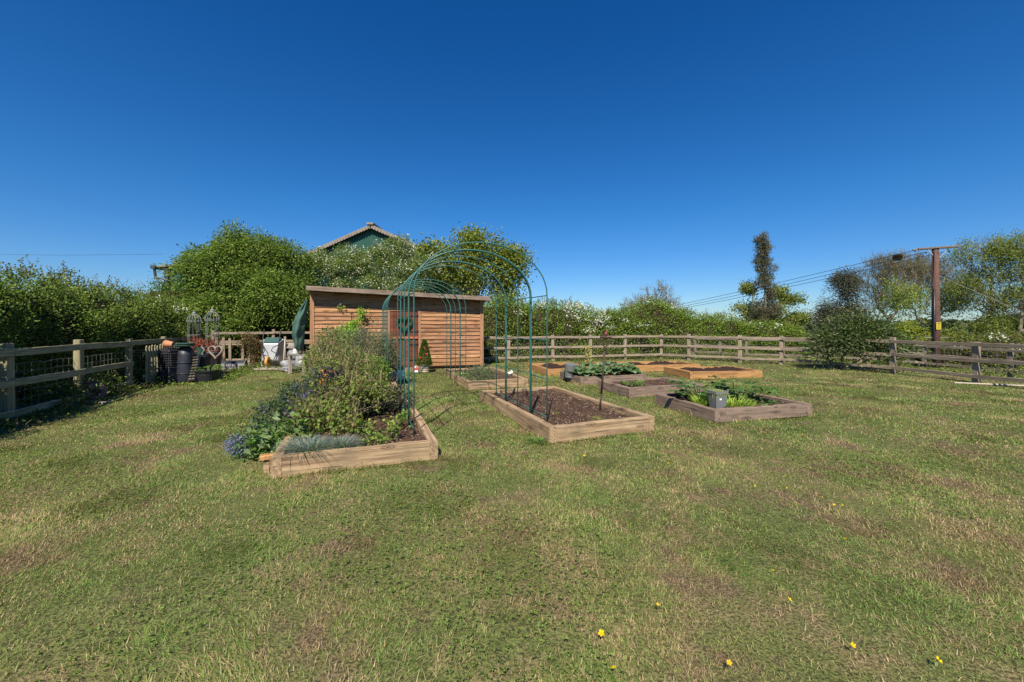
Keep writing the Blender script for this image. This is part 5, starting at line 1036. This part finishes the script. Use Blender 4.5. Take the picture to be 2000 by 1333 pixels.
leafy('strawberry_plant', 'fresh green leafy plant growing in the wide black tub', 'potted plant', (-8.42, 11.05, .29), 26, .16, .16, .16, [(.14, .24, .05), (.18, .28, .07), (.10, .18, .04)], (.2, .28, .08), .08, .5)
q = thing('wicker_heart', 'heart shaped wicker wreath propped upright behind the wide black tub', 'wreath', (-8.72, 11.75, .80), R(-5)); m = MB()
hp = heart(44)
for j in range(5):
    m.tube([(x*.215+.022*math.cos(k*.9+j*1.26), .022*math.sin(k*.9+j*1.26), z*.20+.01*math.sin(k*1.3+j)) for k, (x, z) in enumerate(hp)], .013, 5, closed=True)
m.build('woven_ring', M['wicker_pink'], q, smooth=True); MB().tube([(0, .02, -.75), (0, .02, -.1)], .01, 5).build('stake', M['rust'], q)
m = MB(); m.tube([(0, 0, 0), (.04, 0, .1), (-.02, 0, .2), (.05, 0, .3), (-.03, 0, .38), (-.04, 0, .42)], .017, 6); props(m.build('twisted_stick', M['wicker_pink'], None, (-8.98, 11.6, .55)), 'curly pale twisted stick beside the wicker heart', 'stick')
pot_round('plant_pot', 'large black pot standing behind the seed tray', (-9.15, 11.75, 0), .2, .27, .72, 'black', True)
pot_round('plant_pot', 'grey-green box-like pot on top of the large black pot', (-9.1, 11.7, .72), .1, .13, .2, 'dgreen', False)
pot_round('plant_pot', 'tall black pot carrying the left hand wire cage', (-10.15, 12.75, 0), .2, .26, .8, 'black', True)
pot_round('plant_pot', 'tall black pot carrying the right hand wire cage', (-9.42, 12.55, 0), .2, .26, .72, 'black', True)
def bird_cage(label, base, H, r):
    t = thing('wire_cage', label, 'plant cage', base, R(10), group='ornamental wire cages'); m = MB(); n = 10
    for k in range(n):
        a = 2*PI*k/n; m.tube([(r*math.cos(a), r*math.sin(a), 0), (r*math.cos(a), r*math.sin(a), H*.72)], .0055, 4)
    m.build('bar', M['cage'], t); m = MB()
    for z in (0, .06, H*.36, H*.7, H*.73): m.tube([(r*math.cos(2*PI*k/20), r*math.sin(2*PI*k/20), z) for k in range(20)], .009, 5, closed=True)
    m.build('ring', M['cage'], t); m = MB()
    for k in range(14):
        a = 2*PI*k/14; m.tube([(r*1.18*math.cos(a)*math.cos(f*PI/2)**.8, r*1.18*math.sin(a)*math.cos(f*PI/2)**.8, H*.70+H*.20*math.sin(f*PI/2)) for f in (0, .2, .45, .7, .9)], .008, 4)
    m.lathe([(.07, H*.88), (.05, H*.91), (.06, H*.93), (.02, H*.96), (.025, H*.98), (0, H)], 10); m.build('dome', M['cage'], t); return t
bird_cage('left hand rusty wire cage with a domed top, under the hedge end', (-10.15, 12.75, .82), 1.22, .165); bird_cage('right hand pale wire cage with a domed top, beside the elder', (-9.42, 12.55, .72), 1.42, .165)
for lab, b in (('red leaved plant in the left wire cage', (-10.1, 12.7, .8)), ('red leaved plant in the right wire cage', (-9.42, 12.5, .72)), ('red leaved plant spilling between the two wire cages', (-9.75, 12.5, .8))):
    shrub('red_leaved_plant', lab, (b[0], b[1], b[2]-.06), [(0, 0, .2, .17, .16, .2)], 230, .10, .025, [(.34, .07, .05), (.24, .05, .05), (.38, .14, .08)], 26, shell=.15, cat='potted plant')
pot_round('plant_pot', 'low grey pot on the ground between the two wire cages', (-9.8, 12.45, 0), .17, .22, .76, 'black', True)
t = thing('wire_cloche', 'low arched grey mesh cloche in front of the brown picket fence', 'cloche', (-10.05, 14.35, 0), R(20)); m = MB(); nn = 14
m.add([(x, y, z) for x in (-.42, .42) for y, z in [(.26*math.cos(PI*k/nn), .30*math.sin(PI*k/nn)) for k in range(nn+1)]], [(k, k+1, nn+2+k, nn+1+k) for k in range(nn)]+[tuple(range(nn+1)), tuple(reversed(range(nn+1, 2*nn+2)))]); m.build('cover', M['navy'], t); m = MB(); [m.tube([(x, .265*math.cos(PI*k/nn), .305*math.sin(PI*k/nn)) for k in range(nn+1)], .008, 5) for x in (-.42, 0, .42)]; m.build('hoop', M['galv'], t)
for i in range(6): props(MB().lathe([(0, 0), (.07, .01), (.085, .04), (.05, .075), (0, .085)], 8).build('rock', M['stone'], None, (-10.1+i*.23+random.uniform(-.04, .04), 13.95+i*.07+random.uniform(-.05, .05), 0), (0, 0, i*1.1)), 'pale rounded stone in the short row edging the bed before the picket fence', 'stone', 'edging stones before the picket fence')
# wheelbarrow stood on its nose
t = thing('wheelbarrow', 'grey wheelbarrow tipped up on its nose against the fence, yellow wheel at the bottom', 'wheelbarrow', (-8.78, 14.45, .05), R(8)); t.rotation_euler = (R(-9), 0, R(10))
m = MB(); w0, w1, H1 = .27, .37, 1.0
m.add([(-w0, 0, .25), (w0, 0, .25), (w0, 0, .88), (-w0, 0, .88), (-w1, .26, .08), (w1, .26, .08), (w1, .26, 1.05), (-w1, .26, 1.05)], [(0, 1, 2, 3), (0, 4, 5, 1), (1, 5, 6, 2), (3, 2, 6, 7), (0, 3, 7, 4)]); o = m.build('tray', M['silver'], t, bevel=.03, seg=3)
so = o.modifiers.new('s', 'SOLIDIFY'); so.thickness = .01
MB().tube([(-w1, .26, .08), (w1, .26, .08), (w1, .26, 1.05), (-w1, .26, 1.05)], .018, 8, closed=True).build('tray_rim', M['galv'], t, smooth=True)
M['bare_wall'] = M['dgreen']; m = MB(); m.add([(-w0*.9, -.02, .90), (w0*.9, -.02, .90), (w0*1.0, .16, 1.12), (-w0*1.0, .16, 1.12), (-w0*.9, .03, .9), (w0*.9, .03, .9), (w0, .2, 1.1), (-w0, .2, 1.1)], [(0, 1, 2, 3), (4, 7, 6, 5), (0, 3, 7, 4), (1, 5, 6, 2), (3, 2, 6, 7)]); m.build('front_guard', M['dgreen'], t, bevel=.01)
for s in (-1, 1):
    MB().tube([(s*.06, -.16, .13), (s*.14, -.10, .22), (s*.26, -.03, .55), (s*.27, -.03, .9), (s*.28, .02, 1.18), (s*.28, .05, 1.36)], .017, 8).build('handle_tube', M['black'], t, smooth=True)
    MB().tube([(s*.28, .04, 1.26), (s*.28, .06, 1.40)], .022, 8).build('grip', M['black'], t, smooth=True)
    MB().tube([(s*.25, -.03, .80), (s*.15, -.20, .70), (s*.11, -.22, .58), (s*.24, -.03, .48)], .014, 7).build('leg', M['black'], t, smooth=True)
wh = MB().lathe([(.045, -.035), (.12, -.045), (.175, -.038), (.195, 0), (.175, .038), (.12, .045), (.045, .035)], 24, M=Matrix.Translation((0, -.17, .20)) @ Matrix.Rotation(PI/2, 4, 'Y')).build('wheel', M['yellow'], t, smooth=True); MB().lathe([(0, -.05), (.05, -.05), (.05, .05), (0, .05)], 14, M=Matrix.Translation((0, -.17, .20)) @ Matrix.Rotation(PI/2, 4, 'Y')).build('hub', M['black'], wh); MB().tube([(-.34, .22, .03), (-.12, -.12, .0), (.12, -.12, .0), (.34, .22, .03)], .014, 7).build('nose_bar', M['galv'], t, smooth=True)
props(MB().box((0, 0, 0), (.95, .55, .05), rz=.1).build('paving_slab', M['slab'], None, (-8.6, 14.25, .03), bevel=.01), 'flat pale slab on the grass under the tipped up wheelbarrow', 'slab')
# bags, log and table left of the shed
def sack(label, base, rx, ry, rz, rot, seed, mat='sack'):
    nu, nv = 22, 14; V = []
    for j in range(nv+1):
        ph = -PI/2+PI*j/nv
        for i in range(nu):
            th = 2*PI*i/nu; V.append((math.cos(ph)*math.cos(th), math.cos(ph)*math.sin(th), math.sin(ph)))
    V = np.array(V); V = np.sign(V)*np.abs(V)**.75; k = 1+(vnoise(V, 1.6, seed)-.5)*.6+(vnoise(V, 4.5, seed+3)-.5)*.35; V = V*k[:, None]*np.array([rx, ry, rz]); V[:, 2] += rz
    idx = np.arange(len(V)).reshape(nv+1, nu); Fa = np.stack([idx[:-1], np.roll(idx[:-1], -1, 1), np.roll(idx[1:], -1, 1), idx[1:]], -1).reshape(-1, 4)
    o = mesh_np('sack', V, Fa, M[mat], None, None, False); o.location = base; o.rotation_euler = (0, 0, rot); return props(o, label, 'bag', 'crumpled sacks heaped left of the shed')
sx, sy = -7.65, 13.75
sack('crumpled grey plastic sack at the bottom of the heap left of the shed', (sx, sy, 0), .26, .22, .19, .4, 1); sack('whitish crumpled sack on the right of the heap left of the shed', (sx+.36, sy+.05, 0), .22, .2, .26, 1.2, 5)
sack('upright grey sack in the middle of the heap left of the shed', (sx+.08, sy+.12, .32), .22, .2, .2, 2.2, 9); sack('pale rolled sack on top of the heap left of the shed', (sx+.02, sy+.22, .66), .20, .17, .14, 3.1, 12, 'stone'); sack('flattened light sack in front of the heap left of the shed', (sx+.05, sy-.25, 0), .2, .16, .09, 2.6, 15)
nz = 16; V = []
for j in range(nz+1):
    f = j/nz
    for k in range(14):
        a = 2*PI*k/14; r = (.17-.06*f)*(1+.4*math.sin(3*a+f*5)*.4+.22*math.sin(7*a-f*9)*.5); V.append((.05*math.sin(f*4)+r*math.cos(a)-.06*f, r*math.sin(a), f*1.55))
V = np.array(V); idx = np.arange(len(V)).reshape(nz+1, 14); Fa = np.stack([idx[:-1], np.roll(idx[:-1], -1, 1), np.roll(idx[1:], -1, 1), idx[1:]], -1).reshape(-1, 4)
o = mesh_np('driftwood', V, Fa, M['stone'], None, None, False); o.location = (-7.62, 14.25, .15); so = o.modifiers.new('s', 'SUBSURF'); so.levels = so.render_levels = 1
props(o, 'upright gnarled pale piece of driftwood between the sacks and the shed netting', 'driftwood')
M['stone2'] = plain('old_bench_paint', (.2, .18, .15), .9, 0, .3)
t = thing('bench', 'small pale bench with clutter on it at the left corner of the shed', 'bench', (-7.0, 13.0, 0), R(SA)); MB().box((0, 0, .62), (.5, .3, .05)).build('seat', M['stone2'], t, bevel=.008)
for x in (-.2, .2):
    for y in (-.11, .11): MB().box((x, y, .30), (.06, .05, .6)).build('leg', M['stone'], t)
props(MB().lathe([(0, 0), (.08, .01), (.10, .10), (.07, .16), (0, .17)], 10).build('pot_shard', M['white'], None, (-7.02, 12.98, .645)), 'small white rounded object on the pale bench by the shed', 'pot')
# forcing pot lying by the left fence
t = thing('forcing_pot', 'purplish-brown bell shaped clay pot lying on its side by the left fence, hole outward', 'clay pot', (-8.72, 8.2, .20), R(-22)); mm_ = Matrix.Rotation(PI/2, 4, 'Y')
MB().lathe([(.24, -.36), (.25, -.3), (.245, 0), (.21, .22), (.17, .30), (.075, .33), (.07, .30), (.15, .26), (.22, 0), (.22, -.34), (.24, -.36)], 24, M=mm_).build('body', M['mauve'], t, smooth=True); m = MB(); [m.tube([(x, r_*math.cos(2*PI*k/22), r_*math.sin(2*PI*k/22)) for k in range(22)], .014, 5, closed=True) for x, r_ in ((-.30, .25), (.02, .245), (.28, .185))]; m.build('rib', M['mauve'], t, smooth=True); MB().lathe([(0, .302), (.07, .302)], 14, M=mm_).build('hole', M['black'], t)
props(MB().box((0, 0, 0), (.55, .1, .03), rz=-.2).build('board_scrap', M['stone'], None, (-8.3, 7.95, .03)), 'pale flat scrap lying on the grass in front of the purplish clay pot', 'scrap')
# small things
t = props(board('timber_block', M['sleeper_new'], None, (-2.56, 4.2, .18), .16, .09, .05, R(30), 3), 'short orange-brown timber offcut at the front left corner of the nearest bed', 'timber offcut')
MB().box((0, 0, 0), (.05, .05, .16)).build('support_peg', M['sleeper'], t, (-.02, 0, -.10))
pts = [(0, 0, .02), (1.2, -.55, .02), (2.5, -1.4, .02), (4, -2.8, .02)]; props(MB().tube(pts, .022, 8).build('pale_hose', M['wicker'], None, (11.9, 10.75, 0)), 'pale hose lying on the grass along the foot of the right fence', 'hose')
# undergrowth at fence feet
def strip(name, label, path, n, w, h, L, cols, stems=0, zoff=0.0):
    pts = np.array(path, float); seg = np.linalg.norm(np.diff(pts, axis=0), axis=1); cum = np.concatenate([[0], np.cumsum(seg)]); s = RNG.random(n)*cum[-1]; x = np.interp(s, cum, pts[:, 0])+RNG.normal(size=n)*w; y = np.interp(s, cum, pts[:, 1])+RNG.normal(size=n)*w
    q = np.stack([x, y, x*0], 1); hh = h*(vnoise(q, 1.3, 7)**1.5*2); z = gz(x, y)+RNG.random(n)*hh; P = np.stack([x, y, z], 1); V, Fa, C = leaf_geo(P, RNG.normal(size=(n, 3))+np.array([0, 0, .5]), L*RNG.uniform(.6, 1.3, n), L*.6*RNG.uniform(.7, 1.2, n), palette(n, cols, .3), .25)
    if stems:
        k = RNG.integers(0, n, stems); P2 = P[k].copy(); P2[:, 2] = gz(P2[:, 0], P2[:, 1]); V2, F2, C2 = blade_geo(P2, RNG.normal(size=(stems, 3))*np.array([.8, .8, .2])+np.array([0, 0, .9]), h*RNG.uniform(.5, 1.6, stems), .012, palette(stems, [(.22, .17, .12), (.16, .18, .06), (.30, .26, .2)]), droop=.4, seg=3); Fa = np.concatenate([Fa, F2+len(V)]); V = np.concatenate([V, V2]); C = np.concatenate([C, C2])
    return props(mesh_np(name, V, Fa, LEAF, None, C), label, 'undergrowth', kind='stuff')
strip('undergrowth', 'dark weeds and ivy tangled along the foot of the left fence', [(-7.3, 4.6), (-8.0, 6.3), (-8.6, 7.9), (-9.3, 9.7), (-9.9, 11)], 9000, .20, .32, .06, [(.05, .09, .02), (.08, .13, .03), (.04, .06, .02), (.10, .07, .04)], 900)
strip('undergrowth', 'weeds and dead stems at the foot of the back fence and hedge', [(-1.2, 17.2), (3.5, 18.4), (7.0, 19.5), (8.3, 18.7), (10, 17.3)], 9000, .28, .38, .07, [(.10, .15, .03), (.14, .19, .04), (.16, .12, .08)], 2600)
strip('undergrowth', 'weeds around the pots and wheelbarrow at the foot of the picket fence', [(-8.9, 10.4), (-7.9, 10.9), (-8.9, 13.2), (-9.6, 14.1), (-8.2, 14.3), (-7.1, 13.4)], 3200, .16, .14, .05, [(.09, .15, .03), (.13, .20, .04), (.12, .10, .05)], 200)
strip('undergrowth', 'rough weeds along the paddock fence on the right', [(9.5, 19.4), (12.2, 17.2), (15, 15.8), (16.4, 12.5), (16.9, 9.5)], 6500, .35, .3, .07, [(.09, .13, .03), (.13, .17, .04)], 900)
t = tree('ivy', 'brown-leaved dead ivy tangle hanging over the picket fence left of the wheelbarrow', (-9.75, 15.05, 0), [(-9.75, 15.0, .85, .35, .15, .5), (-9.5, 15.05, .5, .3, .15, .45), (-9.95, 15.0, 1.0, .3, .15, .3)], 1500, .06, .05, [(.14, .07, .04), (.07, .08, .03), (.05, .06, .02), (.20, .10, .06)], ntarget=60, trunk=[(0, 0, 0), (0, 0, .2), (0, 0, .3)], cut=.3, shell=.2, cat='climber', wood_part='stems')
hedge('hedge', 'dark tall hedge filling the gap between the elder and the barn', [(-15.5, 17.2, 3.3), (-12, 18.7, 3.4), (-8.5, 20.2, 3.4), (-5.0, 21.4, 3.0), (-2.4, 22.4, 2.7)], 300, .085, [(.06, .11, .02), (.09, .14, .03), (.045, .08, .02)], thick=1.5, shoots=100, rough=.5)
